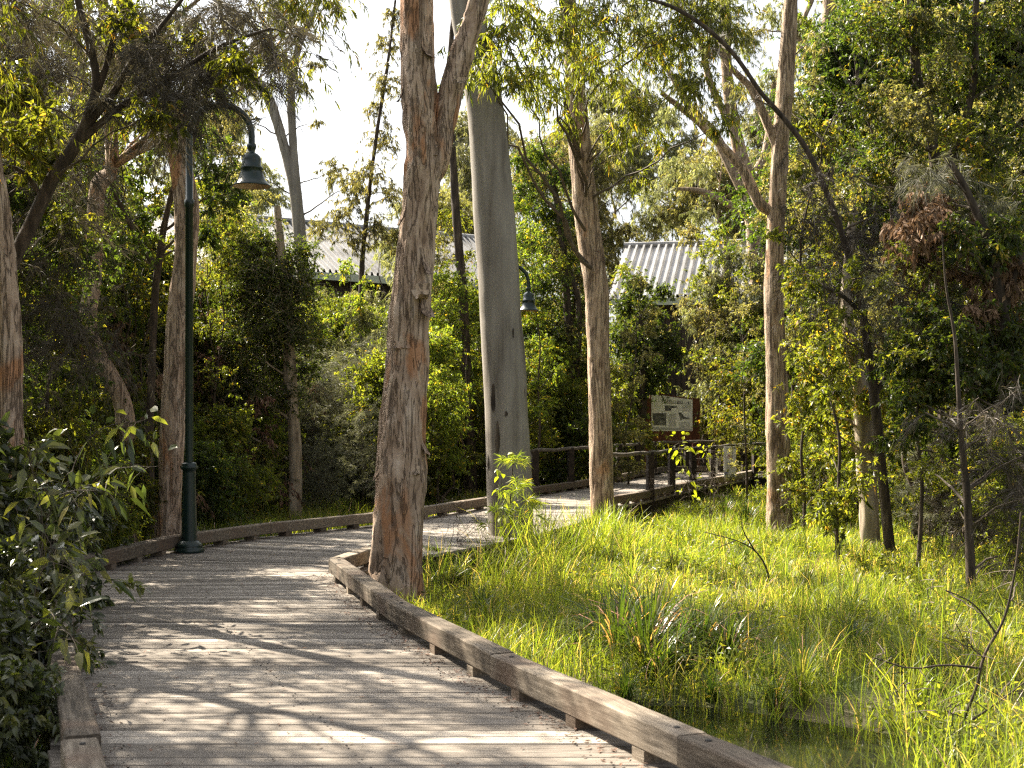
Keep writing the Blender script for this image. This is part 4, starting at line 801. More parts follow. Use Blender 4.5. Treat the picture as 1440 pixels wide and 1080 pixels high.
proto('tallD', 11, 2.6, 60, .75, 'small', 52, stems=2, r0=.11, low=.2, dens=.8, ls=2.2, mat='leaf_mid')
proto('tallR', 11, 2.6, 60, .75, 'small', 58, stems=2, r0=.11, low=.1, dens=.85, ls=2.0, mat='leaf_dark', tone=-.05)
proto('paperA', 10, 2.3, 36, .6, 'narrow', 53, bark='bark_paper', stems=1, r0=.15, low=.5, dens=1.0, kind='paper', lean=.1)
proto('twiggy', 1.8, .8, 14, .35, 'bare', 54, stems=5, r0=.012, low=.1)
proto('yellowsap', 1.0, .22, 9, .12, 'broad', 55, stems=1, r0=.008, low=.25, dens=2.2, ls=.9, mat='leaf_yellow')
proto('shadeshrub', 1.5, .75, 20, .32, 'broad', 56, stems=4, r0=.014, low=.1, dens=.8, ls=1.5, mat='leaf_blue', fine=True)

proto('tangleA', 3.2, 1.5, 40, .34, 'broad', 61, stems=6, r0=.018, low=.05, dens=.75, mat='leaf_bright', lean=.35)
proto('tangleB', 3.0, 1.5, 40, .32, 'small', 62, stems=6, r0=.018, low=.05, dens=.9, ls=1.3, mat='leaf_mid', lean=.35)
proto('tangleC', 3.4, 1.4, 30, .36, 'wisp', 63, stems=7, r0=.016, low=.05, dens=1.0, lean=.35, mat='needle_dark')
proto('pole', 9.5, 1.3, 22, .42, 'small', 72, stems=1, r0=.05, low=.35, lean=.16, dens=.8, ls=1.4, mat='leaf_olive')
proto('pole2', 8.0, 1.2, 16, .40, 'broad', 73, stems=2, r0=.04, low=.3, lean=.22, dens=.7, ls=1.2, mat='leaf_mid')
proto('dry', 3.4, 1.5, 34, .34, 'dead', 71, stems=7, r0=.016, low=.05, dens=.7, lean=.4, ls=.8)
for (px, d, s_) in ((310, 41, 1.55), (350, 39, 1.5), (395, 42, 1.2), (440, 39, 1.1), (505, 40, 1.1), (540, 42, 1.5), (575, 39, 1.35), (640, 43, 1.2)):
    place('sapling', at(px, d), d, s_, 'thin pale leaved tree in front of the sloping roof', 'tree', 'pale thin trees before the sloping roof', 'slender_tree')
for (px, d, s_) in ((1010, 46, 1.4), (1040, 47, 1.6), (1080, 47, 1.5)):
    place('sapling', at(px, d), d, s_, 'thin pale leaved tree in front of the right hand roof', 'tree', 'pale thin trees before the right hand roof', 'slender_tree')
# background rows: far gums
rs = random.Random(44)
for i, px in enumerate((35, 85, 128, 160, 198, 290, 322, 352, 385, 455, 490, 525, 615, 630, 735, 775, 800, 880, 905, 1010, 1045, 1120, 1150, 1190, 1275, 1300, 1355, 1395, 1425)):
    d = rs.uniform(20, 27) if (px < 330 or px > 1260) else (rs.uniform(26, 34) if px > 1100 else rs.uniform(33, 38)); x = at(px, d)
    if 840 < px < 1070: d = rs.uniform(45, 49); x = at(px, d)
    if 430 < px < 530: d = 41; x = at(px, d)
    while in_poly(np.array([x]), np.array([d]), DECK_POLY)[0] or dist_poly(np.array([x]), np.array([d]), DECK_POLY)[0] < .8: d += 1; x = at(px, d)
    place(rs.choice(['pole', 'pole2']), x, d, rs.uniform(.75, 1.05) if not 430 < px < 530 else .6, 'slender dark stemmed tree with a sparse crown', 'tree', 'slender dark stemmed trees', 'slender_tree')
rs = random.Random(31)
for i in range(16):
    d = rs.uniform(25, 33); px = 290+i*15+rs.uniform(-6, 6); x = at(px, d); k = rs.choice(['tangleA', 'tangleB', 'tangleA', 'tangleC'])
    if px > 395 and d < 30: d += 6; x = at(px, d)
    if dist_poly(np.array([x]), np.array([d]), DECK_POLY)[0] < 1.3: d += 4; x = at(px, d)
    place(k, x, d, rs.uniform(.7, 1.1)*min(1, d/30), 'tangle of thin stems and %s leaves beyond the left kerb, %s' % ({'tangleA': 'bright', 'tangleB': 'small green', 'tangleC': 'wispy grey'}[k], 'near the lamp' if px < 350 else ('midway to the peeling trunk' if px < 440 else 'close to the peeling trunk')), 'shrub', 'tangled shrubs beyond the left kerb', 'shrub')
for i in range(12):
    d = rs.uniform(30, 40); px = 600+i*22+rs.uniform(-6, 6); x = at(px, d); k = rs.choice(['tangleA', 'tangleB', 'tangleA', 'tangleC'])
    if dist_poly(np.array([x]), np.array([d]), DECK_POLY)[0] < 1.6 or in_poly(np.array([x]), np.array([d]), DECK_POLY)[0]: continue
    place(k, x, d, rs.uniform(.8, 1.15), 'tangled shrub with %s leaves behind the far handrail and the big trunks' % {'tangleA': 'bright', 'tangleB': 'small green', 'tangleC': 'wispy grey'}[k], 'shrub', 'tangled shrubs behind the big trunks', 'shrub')
for (px, d, k, s_) in ((1130, 25.5, 'tangleA', .62), (1170, 24, 'tangleA', .6), (1200, 28, 'tangleB', .8), (1290, 23, 'tangleB', .7), (1330, 27, 'tangleA', .8), (1380, 21, 'tangleB', .8), (1420, 19, 'tangleC', .75), (1400, 25, 'tangleB', 1.0), (1350, 19, 'tangleC', .55), (1430, 16, 'tangleB', .7)):
    place(k, at(px, d), d, s_, 'tangled shrub with %s leaves in the thicket right of the arching dark tree' % {'tangleA': 'bright', 'tangleB': 'small green', 'tangleC': 'wispy grey'}[k], 'shrub', 'tangled shrubs on the right', 'shrub')
for (px, d, k, s_) in ((60, 19, 'tangleB', .9), (110, 21, 'tangleA', .8), (160, 24, 'tangleB', 1.0), (205, 23, 'tangleA', .8), (30, 24, 'tangleA', 1.1), (290, 27, 'tangleB', 1.0), (90, 17, 'tangleA', .6)):
    place(k, at(px, d), d, s_, 'tangled shrub with %s leaves left of the trunk behind the lamp' % {'tangleA': 'bright', 'tangleB': 'small green'}[k], 'shrub', 'tangled shrubs on the left', 'shrub')
for (px, d, k, s_) in ((448, 35, 'underC', .84), (470, 38, 'underA', .84), (500, 35, 'underC', .82), (528, 38, 'underC', .86), (430, 37, 'underB', .74), (556, 36, 'underC', .8), (515, 31, 'sapling', .9), (610, 38, 'underC', .9), (640, 40, 'underA', .95)):
    place(k, at(px, d), d, s_, 'bright leafy tree screening the wall of the building with the sloping roof', 'tree', 'trees in front of the sloping roof', 'understorey_tree')
for (px, d, k, s_) in ((1062, 42.9, 'bushA', 1.6), (1085, 44, 'underA', .8), (1110, 45, 'underB', .8), (1062, 46, 'underC', 1.0)):
    place(k, at(px, d), d, s_, 'leafy shrub at the foot of the big many limbed gum', 'shrub', 'shrubs around the big gum', 'shrub')
for (px, d, k, s_) in ((612, 16.6, 'bushB', .22), (668, 16.4, 'bushB', .22), (700, 17.0, 'bushB', .2), (755, 18.0, 'bushB', .2), (800, 19.3, 'bushB', .2), (640, 15.2, 'bushB', .18)):
    place(k, at(px, d), d, s_, 'low leafy herb patch between the big trunks hiding the edge of the boards', 'shrub', 'low plants between the big trunks', 'low_shrub')
rs = random.Random(7)
far = [(-27, 66, 'eucA', 1.1), (-20, 60, 'eucB', 1.0), (-14.5, 64, 'eucA', .95), (-13.2, 49.5, 'eucB', .62), (-3.4, 62, 'eucB', .8), (-1.5, 70, 'eucA', 1.0), (2.5, 64, 'eucB', 1.0), (6, 70, 'eucA', 1.1), (9.5, 63, 'eucB', .95),
       (13.5, 68, 'eucA', 1.0), (17.5, 60, 'eucB', 1.05), (22, 66, 'eucA', 1.15), (27, 60, 'eucB', 1.2), (32, 68, 'eucA', 1.2), (-34, 70, 'eucB', 1.2), (20, 50, 'eucA', .9), (-24, 48, 'eucA', .85), (-7.5, 75, 'eucB', .62), (-17.5, 74, 'eucA', .62)]
for i, (x, y, k, s_) in enumerate(far):
    place(k, x, y, s_, 'tall pale crowned gum in the hazy background beyond the metal roofed buildings', 'tree', 'distant gum trees', 'gum_tree')
# dense screen behind everything
for i in range(30):
    x = -40+i*2.8+rs.uniform(-.8, .8); y = rs.uniform(58, 72)
    place(rs.choice(['tallD', 'tallD', 'underB']), x, y, rs.uniform(.55, .8)*(1.0), 'rounded green tree in the far belt behind the buildings', 'tree', 'far belt of trees', 'understorey_tree')
for i in range(20):   # right side deep forest
    if i < 11: y = rs.uniform(46, 60); x = at(1110+i*38+rs.uniform(-12, 12), y)
    else: y = rs.uniform(24, 38.5); x = at(1215+(i-11)*34+rs.uniform(-8, 8), y)
    if i in (1, 2, 4): continue
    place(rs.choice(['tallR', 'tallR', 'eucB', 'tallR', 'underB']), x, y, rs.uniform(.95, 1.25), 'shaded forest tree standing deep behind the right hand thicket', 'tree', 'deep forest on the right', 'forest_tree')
for i in range(20):   # left side forest
    y = rs.uniform(22, 46); x = -y*rs.uniform(.215, .42)-.4
    place(rs.choice(['tallD', 'underB', 'underA', 'underB', 'underC']), x, y, rs.uniform(.65, .95), 'thicket tree in the dense forest left of the tall lamp', 'tree', 'dense forest on the left', 'forest_tree')
# middle understorey, kept below the roofs
mid = []
for i in range(44):
    y = rs.uniform(27, 42); px = rs.uniform(300, 860); x = at(px, y)
    if dist_poly(np.array([x]), np.array([y]), DECK_POLY)[0] < .9 or in_poly(np.array([x]), np.array([y]), DECK_POLY)[0]: continue
    hmax = CH+(CY-(395 if px < 700 else 440))*y/F
    k = rs.choice(['bushA', 'bushC', 'underA', 'underC', 'bushD', 'sapling', 'bushB'])
    H = {'bushA': 2.8, 'bushC': 2.6, 'underA': 6.4, 'underC': 6, 'bushD': 3, 'sapling': 5.3, 'bushB': 2.3}[k]
    s_ = min(1.25, hmax*rs.uniform(.7, 1)/H)
    isb = k.startswith('bush')
    place(k, x, y, s_, 'leafy shrub in the mixed growth behind the far bend of the boardwalk' if isb else 'small leafy tree in the mixed growth behind the far bend of the boardwalk', 'shrub' if isb else 'tree', 'growth behind the bend', 'shrub' if isb else 'understorey_tree')
for i in range(26):  # behind the far rails
    px = rs.uniform(700, 1440); y = rs.uniform(44.5, 50) if px > 760 else rs.uniform(38, 48)
    x = at(px, y); k = rs.choice(['bushA', 'bushB', 'underA', 'bushC', 'underB', 'bushD'])
    if abs(px-945) < 45 and y < 46: continue
    H = {'bushA': 2.8, 'bushC': 2.6, 'underA': 6.4, 'bushD': 3, 'bushB': 2.3, 'underB': 7}[k]; hm = CH+(CY-(430 if px < 1080 else 300))*y/F
    place(k, x, y, min(1.4, hm/H*rs.uniform(.7, 1)), 'shrub growing beyond the far handrail', 'shrub', 'shrubs beyond the far handrail', 'shrub')
# right thicket between the grass and the far rail
for (px, d, k, s_) in ((1150, 30, 'bushC', .9), (1185, 27, 'bushA', 1.0), (1135, 34, 'bushC', 1.0), (1290, 25, 'bushB', .9), (1340, 26, 'bushA', 1.1), (1400, 24, 'bushB', 1.2), (1430, 21, 'bushD', 1.1), (1300, 31, 'underA', .8), (1380, 31, 'underB', .8), (1240, 33, 'underA', .8), (1440, 28, 'underB', .9),
        (1300, 21.5, 'bushD', .6), (1175, 36, 'underC', .7)):
    place(k, at(px, d), d, s_, 'shrub at the back edge of the sunny grass under the right hand trees', 'shrub', 'shrubs behind the sunny grass', 'shrub')
# left bank shrubs, near to far
for (px, d, k, s_, z_) in ((75, 26, 'dry', 1.3, 1), (150, 21, 'dry', 1.0, 1), (205, 27, 'dry', 1.4, 1), (300, 24, 'dry', .9, 1), (330, 27, 'dry', 1.2, 1), (25, 20, 'dry', 1.1, 1), (390, 29, 'dry', 1.0, 1), (470, 33, 'dry', 1.0, 1), (60, 15.5, 'bushA', .75, 1), (120, 16.5, 'bushC', .62, 1), (165, 18.5, 'bushA', .7, 1), (20, 18, 'bushA', 1.0, 1), (90, 20, 'bushB', 1.2, 1.1), (190, 21, 'bushB', .95, 1), (150, 23, 'bushC', 1.0, 1), (290, 21.5, 'bushB', .75, 1), (320, 23, 'bushA', .8, 1), (360, 26, 'bushC', .8, 1),
        (60, 25, 'underB', .8, 1), (140, 27, 'underA', .85, 1), (210, 26, 'underB', .75, 1), (300, 28, 'underB', .7, 1), (250, 30, 'underC', .9, 1), (30, 22, 'underA', .8, 1), (340, 31, 'underC', .7, 1), (280, 25, 'underA', .6, 1), (-40, 16, 'underB', .8, 1), (460, 28.5, 'bushD', 1.1, 1), (500, 30, 'bushD', 1.2, 1), (520, 27, 'bushD', .8, 1), (455, 25.5, 'bushD', .55, 1)):
    place(k, at(px, d), d, s_, 'leafy shrub on the left bank between the near kerb and the lamp trees', 'shrub', 'shrubs on the left bank', 'shrub')
# trees outside the left edge that throw the dappled shade on the boards
for (x, y, k, s_) in ((-6.2, 9.5, 'paperA', .8), (-10.5, 16, 'paperA', .9), (-8.4, 20.5, 'underA', 1.2), (-5.9, 14.8, 'casA', .75), (-10.5, 11.5, 'paperA', .9), (-6.8, 6.0, 'underA', .8), (-8.2, 10.8, 'underB', 1.15), (-7.2, 8.9, 'underB', 1.05), (-5.3, 10.9, 'paperA', .82), (-5.2, 18.6, 'paperA', 1.12)):
    place(k, x, y, s_, 'paperbark or casuarina beyond the left edge shading the boardwalk', 'tree', 'trees over the left bank', 'paperbark_tree')
# near left shrub, shaded glossy leaves
for (px, d, s_, lb) in ((-70, 7.6, .7, 'near glossy leaved shrub leaning over the kerb at the bottom left'), (-20, 9.4, .75, 'glossy leaved shrub behind the near one at the left edge'), (30, 11.6, .9, 'glossy shrub reaching its big leaves towards the trunk behind the lamp'), (-5, 6.7, .5, 'low glossy shrub hiding the end of the kerb in the bottom left corner'), (30, 8.3, .55, 'glossy shrub with leaves lying on the near left kerb'), (110, 14.9, .75, 'low glossy shrub against the far end of the left kerb'), (-60, 10.8, 1.2, 'tall glossy shrub half outside the left edge')):
    place('shadeshrub', at(px, d), d, s_, lb, 'shrub', 'glossy shrubs at the left kerb', 'shrub')
rg = np.random.default_rng(77)
def spray(name, label, stem, cl, mat, L, W, n, seed, group=None, cat='plant', rad=.006):
    """a leafy shoot: a stem with big separate leaves"""
    r = np.random.default_rng(seed); root = thing(name, label, cat, tuple(stem[0]), group); s_ = spline(np.array(stem), 20)
    mb = MB(); mb.tube(s_, np.linspace(rad, .002, 20), 6); 
    lf = MB(); t = r.uniform(.2, 1, n); idx = t*19; i = idx.astype(int).clip(0, 18); p = s_[i]+(s_[i+1]-s_[i])*(idx-i)[:, None]
    off = rdir(r, n)*cl*r.uniform(.2, 1, (n, 1)); p2 = p+off
    add_tubes(mb, np.stack([p, p+off*.5+[0, 0, .01], p2], 1), .0022*np.ones((n, 3)))
    add_leaves(lf, p2, norm(off)+np.array([0, 0, -.35]), L, W, r.random(n), r, True, .3, .4)
    mb.build('stem', M['twig'], root); lf.build('foliage', M[mat], root); return root
def G(px, d, dz=0): x = at(px, d); return np.array([x, d, gz(x, d)+dz])
for (a, b, c, d, n, sd, lb) in (((40, 0), (110, 640), (205, 590), 11.2, 46, 1, 'shoot with big upright leaves in front of the pale trunk behind the lamp'), ((60, 0), (120, 690), (225, 655), 11.4, 40, 2, 'low shoot ending in two long leaves near the lamp base'),
        ((20, 0), (70, 720), (150, 690), 10.3, 44, 3, 'leafy shoot leaning over the middle of the left kerb'), ((10, 0), (60, 800), (118, 810), 8.8, 50, 4, 'dark leafy shoot hanging over the kerb where it turns'), ((0, 0), (50, 880), (112, 905), 7.9, 40, 5, 'leafy shoot drooping onto the near left kerb'),
        ((30, 0), (60, 760), (40, 640), 9.5, 50, 6, 'upright shoot of bluish leaves at the left edge')):
    spray('leafy_shoot', lb, [G(a[0], d), P(b[0], b[1], d), P(c[0], c[1], d-.2)], .24, 'leaf_blue', .17, .06, n, sd, 'leafy shoots at the left kerb')
spray('yellow_sapling', 'little sapling with glowing yellow leaves in front of the smooth grey gum', [G(712, 17.4), P(708, 720, 17.4), P(703, 650, 17.4)], .16, 'leaf_yellow', .115, .07, 30, 8, None, 'sapling')
spray('yellow_vine', 'yellow green leafy vine hanging over the near handrail below the information board', [G(972, 26.2), P(966, 670, 26.2), P(955, 622, 26.2)], .26, 'leaf_yellow', .15, .075, 46, 9, 'yellow leafy vines', 'vine')
spray('yellow_vine', 'short yellow leafy vine just left of the narrow white notice', [G(1000, 29), P(996, 660, 29), P(992, 632, 29)], .2, 'leaf_yellow', .15, .07, 22, 10, 'yellow leafy vines', 'vine')
tree('casuarina_sapling', 'tiny feathery casuarina seedling beside the yellow leaved sapling', 'sapling', None, [[(716, 780, 1.2), (718, 700, 1), (722, 640, .6)]], 17.7, 'bark_dark', [(722, 650, 12), (735, 700, 16), (720, 690, 14), (700, 720, 14), (738, 730, 12)], 'wisp', 61, dens=1.6, amp=0, conn=.004, seg=6, mat='leaf_bright')
for (px, d, s_, lb) in ((640, 17.6, .55, 'leafless twiggy shrub in front of the far boards, right of the peeling trunk'), (675, 18, .45, 'leafless twiggy shrub at the left foot of the smooth grey gum'), (1000, 24.5, .8, 'grey leafless twiggy shrub below the narrow white notice'), (1110, 22.5, .45, 'dry twiggy tangle at the foot of the straight grey brown trunk'), (930, 27, .5, 'leafless twiggy shrub under the near handrail')):
    place('twiggy', at(px, d), d, s_, lb, 'shrub', 'leafless twiggy shrubs', 'twiggy_shrub')
mb = MB(); rr = np.random.default_rng(3)
root = thing('fallen_branch', 'thin dark fallen branch arching out of the sunny grass', 'branch', tuple(G(1085, 16)))
mb.tube(spline([G(1085, 16, -.05), P(1078, 800, 16), P(1062, 775, 16), P(1035, 760, 16), P(990, 748, 16.1)], 16), np.linspace(.014, .004, 16), 7); mb.tube(spline([P(1062, 775, 16), P(1046, 748, 16), P(1040, 722, 16)], 8), np.linspace(.01, .003, 8), 6)
mb.tube(spline([P(1035, 760, 16), P(1015, 768, 15.9), P(1000, 775, 15.9)], 8), np.linspace(.007, .002, 8), 6); mb.build('bough', M['bark_dark'], root, True)
# short dark post
p = G(1157, 30); mb = MB(); mb.box((p[0], p[1], .03), (.17, .17, 1.1), .4, top=.95); mb.box((p[0], p[1], .62), (.2, .2, .08), .4, top=.6); tag(mb.build('stump_post', M['beam_dark']), 'short dark timber post alone in the grass right of the straight trunk', 'post')

# tussocks of strap leaves ------------------------------------------
def strap_mesh(n, H, W, seed, spread=.9):
    r = np.random.default_rng(seed); mb = MB(); a = r.uniform(0, 2*PI, n); el = r.uniform(.15, 1, n); L = H*r.uniform(.6, 1.15, n); w = W*r.uniform(.6, 1.2, n)
    base = np.stack([np.cos(a), np.sin(a), a*0], 1)*r.uniform(0, .12, (n, 1))*H; out = np.stack([np.cos(a), np.sin(a), a*0], 1); side = np.stack([-np.sin(a), np.cos(a), a*0], 1)
    K = 6; vs = []
    for k in range(K):
        t = k/(K-1); reach = (spread*el*L)[:, None]*(t**1.6)*.95; z = L*(t*1.0-(.25+.75*el)*t**2.4*.75)
        c = base+out*reach+np.array([0, 0, 1.])*z[:, None]; ww = (w*(1-t**2.2)*.5+.0008)[:, None]; vs += [c-side*ww, c+side*ww]
    V = np.stack(vs, 1).reshape(-1, 3); b = np.arange(n)[:, None]*(2*K)
    f = np.concatenate([b+[2*k, 2*k+1, 2*k+3, 2*k+2] for k in range(K-1)]); rn = np.clip(r.normal(.45, .22, n), 0, .93); rn[r.random(n) > .94] = 1
    mb.add(V, [f], np.repeat(rn, 2*K)); return mb.mesh('tussock_leaves', M['strap'], True)
TUS = [strap_mesh(150, .95, .014, 1), strap_mesh(110, .8, .016, 2), strap_mesh(190, .7, .011, 3)]
def tussock(px, d, s_, k, label, group):
    x = at(px, d); root = tag(bpy.data.objects.new('tussock', TUS[k]), label, 'tussock', group); col.objects.link(root); root.location = (x, d, gz(x, d)-.02); root.scale = (s_,)*3; root.rotation_euler = (0, 0, px*1.7)
for (px, d, s_, k) in ((905, 10.6, 1.0, 0), (860, 11.2, .8, 1), (960, 11.3, .9, 2), (840, 12.4, .7, 0), (930, 12, .8, 1), (1010, 11.6, .7, 2), (880, 9.9, .6, 2), (1080, 10.6, .6, 1), (870, 10.9, 1.1, 0), (915, 11.3, 1.2, 0), (950, 10.9, 1.0, 1), (890, 11.8, 1.1, 2), (985, 11.2, .95, 0), (830, 11.6, .9, 2), (1020, 10.9, .8, 0), (925, 10.3, .9, 1), (1050, 11.8, .8, 1), (1090, 9.6, .6, 2), (1130, 10.2, .7, 0), (1200, 11.5, .7, 1), (1260, 10.4, .65, 2), (1000, 9.9, .55, 2)): tussock(px, d, s_, k, 'dark strappy tussock at the water edge beyond the near right kerb', 'tussocks at the water edge')
for (px, d, s_, k) in ((650, 16.3, .7, 1), (690, 15.6, .6, 2), (620, 15.2, .5, 0), (720, 16.8, .6, 0), (610, 17.5, .6, 2), (775, 18.8, .6, 0), (800, 19, .5, 1), (600, 15.4, .6, 1), (632, 16.0, .65, 0), (665, 15.2, .55, 2), (705, 16.2, .6, 1), (745, 17.3, .6, 0), (590, 14.6, .45, 2), (680, 17.4, .7, 0), (728, 15.8, .45, 2)): tussock(px, d, s_, k, 'tussock between the peeling trunk and the smooth grey gum', 'tussocks at the big trunks')
for (px, d, s_, k) in ((300, 19.5, .9, 0), (335, 20.2, .95, 1), (370, 20.4, .9, 0), (400, 21.6, .8, 2), (270, 18.8, .7, 2), (350, 19.4, .7, 1), (440, 23, .7, 0), (480, 24, .7, 1)): tussock(px, d, s_, k, 'dark strappy tussock behind the left kerb, right of the lamp base', 'tussocks behind the left kerb')
for (px, d, s_, k) in ((30, 6.9, .75, 0), (60, 7.6, .6, 2), (-20, 6.3, .7, 1), (85, 8.6, .5, 2), (10, 8.2, .8, 0)): tussock(px, d, s_, k, 'shaded tussock against the near left kerb', 'tussocks at the near left kerb')
for (px, d, s_, k) in ((1050, 26, .9, 0), (1020, 28, .9, 1), (1130, 27, .9, 0), (1180, 25, .8, 2), (1140, 29, .9, 1), (1060, 30, .8, 2), (1280, 24, .7, 0), (950, 25, .6, 1), (890, 26, .5, 2), (1215, 28, .8, 0)): tussock(px, d, s_, k, 'long leaved tussock at the back of the sunny grass', 'tussocks behind the sunny grass')

# loose tufts scattered over the clearing
TUF = [M['grass'], M['strap']]
def tuft_mesh(n, H, W, seed, mat):
    me = strap_mesh(n, H, W, seed, .8); me.materials.clear(); me.materials.append(mat); return me
TU2 = [tuft_mesh(90, .62, .010, 11, M['grass']), tuft_mesh(70, .5, .012, 12, M['grass']), tuft_mesh(80, .55, .009, 13, M['strap'])]
rt = random.Random(21)
for i in range(90):
    d = 8.5+16*rt.random()**.8; px = rt.uniform(640, 1440); x = at(px, d)
    if in_poly(np.array([x]), np.array([d]), DECK_POLY)[0] or dist_poly(np.array([x]), np.array([d]), DECK_POLY)[0] < .45 or gz(x, d) < -.5: continue
    o = tag(bpy.data.objects.new('grass_tuft', TU2[i % 3]), 'loose grass tuft standing above the sunny grass', 'grass tuft', 'grass tufts in the clearing'); col.objects.link(o)
    o.location = (x, d, gz(x, d)-.02); o.scale = (rt.uniform(.6, 1.15),)*3; o.rotation_euler = (0, 0, rt.uniform(0, 6))
# grass ---------------------------------------------------------------
def blades(x, y, z, h, w, rng, lean=.42):
    n = len(x); a = rng.uniform(0, 2*PI, n); b = np.stack([x, y, z], 1); o = np.stack([np.cos(a), np.sin(a), a*0], 1); fa = rng.uniform(0, 2*PI, n); sd = np.stack([np.cos(fa), np.sin(fa), fa*0], 1)
    l = np.abs(rng.normal(lean, .22, n)); up = np.array([0, 0, 1.]); vs = []
    for t in (0, .45, .8):
        c = b+up*(h*(t-.3*l*t*t))[:, None]+o*(h*l*t**1.8)[:, None]; ww = (w*(1-.45*t)*.5)[:, None]; vs += [c-sd*ww, c+sd*ww]
    vs.append(b+up*(h*(1-.38*l))[:, None]+o*(h*l)[:, None]); V = np.stack(vs, 1).reshape(-1, 3); i = np.arange(n)[:, None]*7
    return V, np.concatenate([i+[0, 1, 3, 2], i+[2, 3, 5, 4]]), i+[4, 5, 6]
rng = np.random.default_rng(9)
def grass(name, label, boxes, hs=1.0, seed=0, tone=0, poly_gap=.26):
    rng = np.random.default_rng(seed); mb = MB()
    for (x0, x1, y0, y1, dens, h, w_) in boxes:
        n = int((x1-x0)*(y1-y0)*dens); cx, cyy = rng.uniform(x0, x1, n//7), rng.uniform(y0, y1, n//7); k = rng.integers(0, n//7, n)
        x, y = cx[k]+rng.normal(0, .045, n), cyy[k]+rng.normal(0, .045, n)
        keep = ~in_poly(x, y, DECK_POLY) & (dist_poly(x, y, DECK_POLY) > poly_gap) & (np.abs(x) < y*.42+1.0)
        z = ground_z(x, y); pn = fbm(np.stack([x*.45, y*.45, x*0], 1)+seed, 3); pn2 = fbm(np.stack([x*1.6, y*1.6, x*0], 1)+seed+9, 2)
        keep &= (rng.random(n) < np.clip((z+.58)*6, .012, 1)) & (rng.random(n) < np.clip((pn2-.30)*5, .12, 1))
        x, y, z, k, pn, pn2 = [q[keep] for q in (x, y, z, k, pn, pn2)]; n = len(x)
        hh = h*hs*rng.uniform(.4, 1.3, n)*(.45+1.1*pn); tn = np.clip((hash3(k, k*0, k*0)-.5)*.45+.45+(pn2-.5)*.6+rng.normal(0, .12, n)+tone, 0, .94); tn[rng.random(n) > .955-.2*np.clip((.42-pn)*4, 0, 1)] = 1
        V, q4, q3 = blades(x, y, z-.01, hh, w_*rng.uniform(.6, 1.3, n), rng); mb.add(V, [q4, q3], np.repeat(tn, 7))
    tag(mb.build(name, M['grass']), label, 'grass', kind='stuff')
grass('grass', 'bright sunlit grass filling the clearing right of the boardwalk', [(0, 7, 6, 10, 620, .33, .008), (-2, 8, 10, 14, 760, .32, .0075), (-2, 9, 14, 19, 760, .31, .008), (-1, 11, 19, 25, 620, .31, .010), (0, 13, 25, 33, 420, .27, .013), (2, 20, 33, 44, 140, .33, .02), (-1.3, .6, 14.8, 18.6, 420, .78, .009), (-.1, 1.7, 18, 22.8, 380, .68, .011), (.5, 7, 7, 14, 30, .65, .008), (-1, 10, 14, 22, 16, .6, .010), (2.2, 5, 6.5, 10, 45, .6, .007)], seed=1)
grass('grass', 'grass and weeds on the bank left of the boardwalk', [(-6, -1, 5, 12, 300, .35, .010), (-9, -1, 12, 20, 300, .34, .011), (-9, 0, 20, 30, 380, .42, .014), (-12, 3, 30, 46, 130, .5, .022)], seed=2)
# low herbs (broad leaves) through the grass
mb = MB(); n = 46000; y = rng.uniform(8, 30, n); x = rng.uniform(-.3, .42, n)*y; k = ~in_poly(x, y, DECK_POLY) & (dist_poly(x, y, DECK_POLY) > .25) & (fbm(np.stack([x*.8, y*.8, x*0], 1), 2) > .48); x, y = x[k], y[k]
k = ground_z(x, y) > -.5; x, y = x[k], y[k]; z = ground_z(x, y)+rng.uniform(.02, .26, len(x)); ax = rdir(rng, len(x)); ax[:, 2] = np.abs(ax[:, 2])*.5
add_leaves(mb, np.stack([x, y, z], 1), ax, .08, .03, rng.random(len(x))*.95, rng, False, .2, .5); tag(mb.build('undergrowth', M['leaf_mid']), 'low leafy weeds through the grass', 'undergrowth', kind='stuff')
# litter on the boards
mb = MB(); n = 2000; y = rng.uniform(5.5, 24, n); e = rng.random(n); lx = np.interp(y, LP[:, 1], LP[:, 0]); rx = np.interp(y, RP[:, 1], RP[:, 0]); u = np.where(e < .25, rng.random(n), np.where(e < .75, 1-np.abs(rng.normal(0, .035, n)), np.abs(rng.normal(0, .035, n))))
x = lx+(rx-lx)*np.clip(u, -.03, 1.03); ax = rdir(rng, n); ax[:, 2] *= .12
add_leaves(mb, np.stack([x, y, np.full(n, .008)], 1), ax, .045, .016, rng.random(n), rng, False, .0, .85); tag(mb.build('leaf_litter', M['leaf_dead']), 'small dry fallen leaves scattered on the boards', 'leaves', kind='stuff')

# labels that single each plant of a group out: its look, the landmark it stands at, and its rank in depth there
LM = [(-1e9, 0, 'outside the left edge'), (0, 50, 'by the furrowed left edge trunk'), (50, 130, 'below the dark leaning tree'), (130, 225, 'just left of the trunk behind the tall lamp'), (225, 300, 'behind the tall lamp'), (300, 380, 'below the lamp head'),
      (380, 450, 'around the short grey trunk'), (450, 530, 'left of the big peeling trunk'), (530, 600, 'behind the big peeling trunk'), (600, 680, 'right of the big peeling trunk'), (680, 750, 'behind the smooth gum'), (750, 830, 'right of the smooth gum'),
      (830, 905, 'right of the slim tan trunk'), (905, 985, 'behind the information board'), (985, 1075, 'near the white notice'), (1075, 1120, 'behind the straight grey brown trunk'), (1120, 1215, 'left of the arching dark tree'),
      (1215, 1260, 'by the foot of the arching dark tree'), (1260, 1350, 'right of the arching dark tree'), (1350, 1440, 'at the right edge'), (1440, 1e9, 'outside the right edge')]
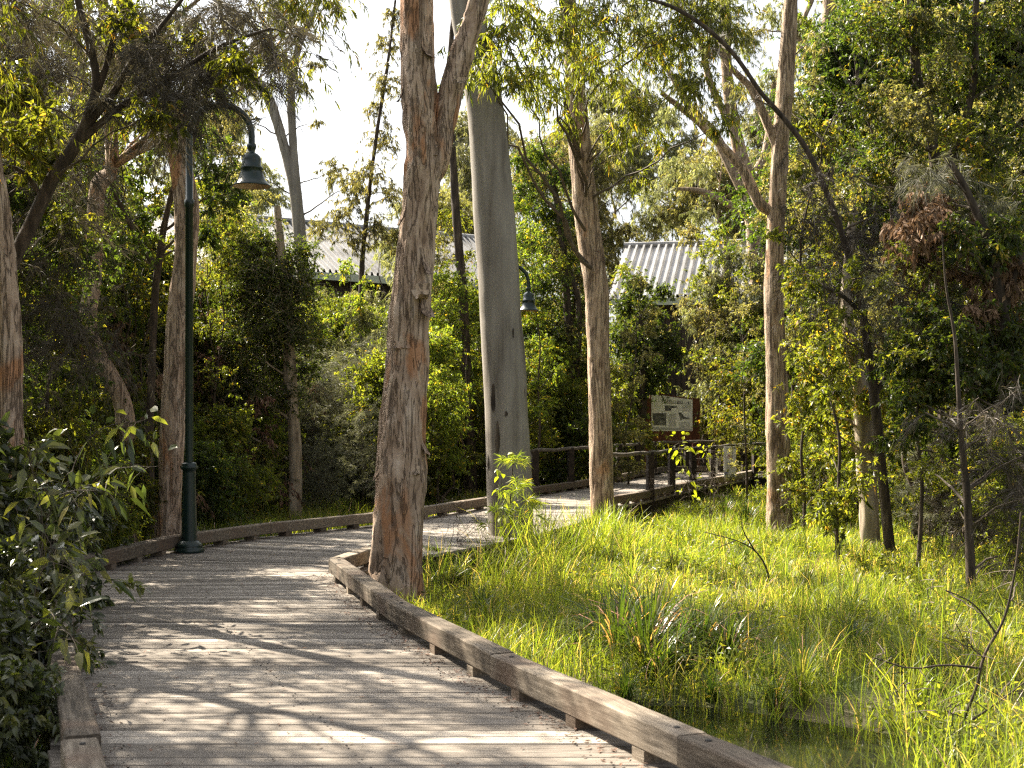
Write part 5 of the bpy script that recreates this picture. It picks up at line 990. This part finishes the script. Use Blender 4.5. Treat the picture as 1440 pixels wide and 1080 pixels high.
SHORT = {'slender dark stemmed trees': 'slender dark stemmed tree', 'distant gum trees': 'tall pale crowned distant gum', 'far belt of trees': 'tree of the far belt', 'deep forest on the right': 'shaded forest tree', 'dense forest on the left': 'dense thicket tree', 'growth behind the bend': 'leafy plant beyond the bend',
         'shrubs beyond the far handrail': 'shrub beyond the far handrail', 'shrubs behind the sunny grass': 'shrub behind the sunny grass', 'shrubs on the left bank': 'left bank shrub', 'trees over the left bank': 'tall shading tree', 'tangled shrubs beyond the left kerb': 'tangled shrub', 'tangled shrubs behind the big trunks': 'tangled shrub',
         'tangled shrubs on the right': 'tangled shrub', 'tangled shrubs on the left': 'tangled shrub', 'pale thin trees before the sloping roof': 'thin pale tree before the roof', 'pale thin trees before the right hand roof': 'thin pale tree before the roof', 'trees in front of the sloping roof': 'bright screening tree', 'shrubs around the big gum': 'leafy shrub beyond the handrail', 'low plants between the big trunks': 'low leafy plant at the board edge',
         'tussocks at the water edge': 'dark strappy tussock at the water', 'tussocks at the big trunks': 'tussock', 'tussocks behind the left kerb': 'dark strappy tussock behind the left kerb', 'tussocks at the near left kerb': 'shaded tussock', 'tussocks behind the sunny grass': 'long leaved tussock', 'grass tufts in the clearing': 'loose grass tuft'}
BUCK = {}
for o in sc.objects:
    if o.parent is None and o.get('group') in SHORT:
        px = CX+o.location.x/max(o.location.y, .1)*F; lm = next(t for a_, b_, t in LM if a_ <= px < b_)
        h_ = o.scale[2]*1.0; BUCK.setdefault((SHORT[o['group']], lm), []).append(o)
ORD = ['nearest', 'second nearest', 'third nearest', 'fourth nearest', 'fifth nearest', 'sixth nearest', 'seventh nearest', 'eighth nearest', 'ninth nearest', 'tenth nearest', 'eleventh nearest', 'twelfth nearest', 'thirteenth nearest', 'fourteenth nearest', 'fifteenth nearest', 'sixteenth nearest', 'seventeenth nearest', 'eighteenth nearest']
for (b0, lm), obs in BUCK.items():
    obs.sort(key=lambda o: o.location.y)
    for i, o in enumerate(obs):
        o['label'] = ('the '+b0 if len(obs) == 1 else ORD[min(i, 17)]+' '+b0)+' '+lm
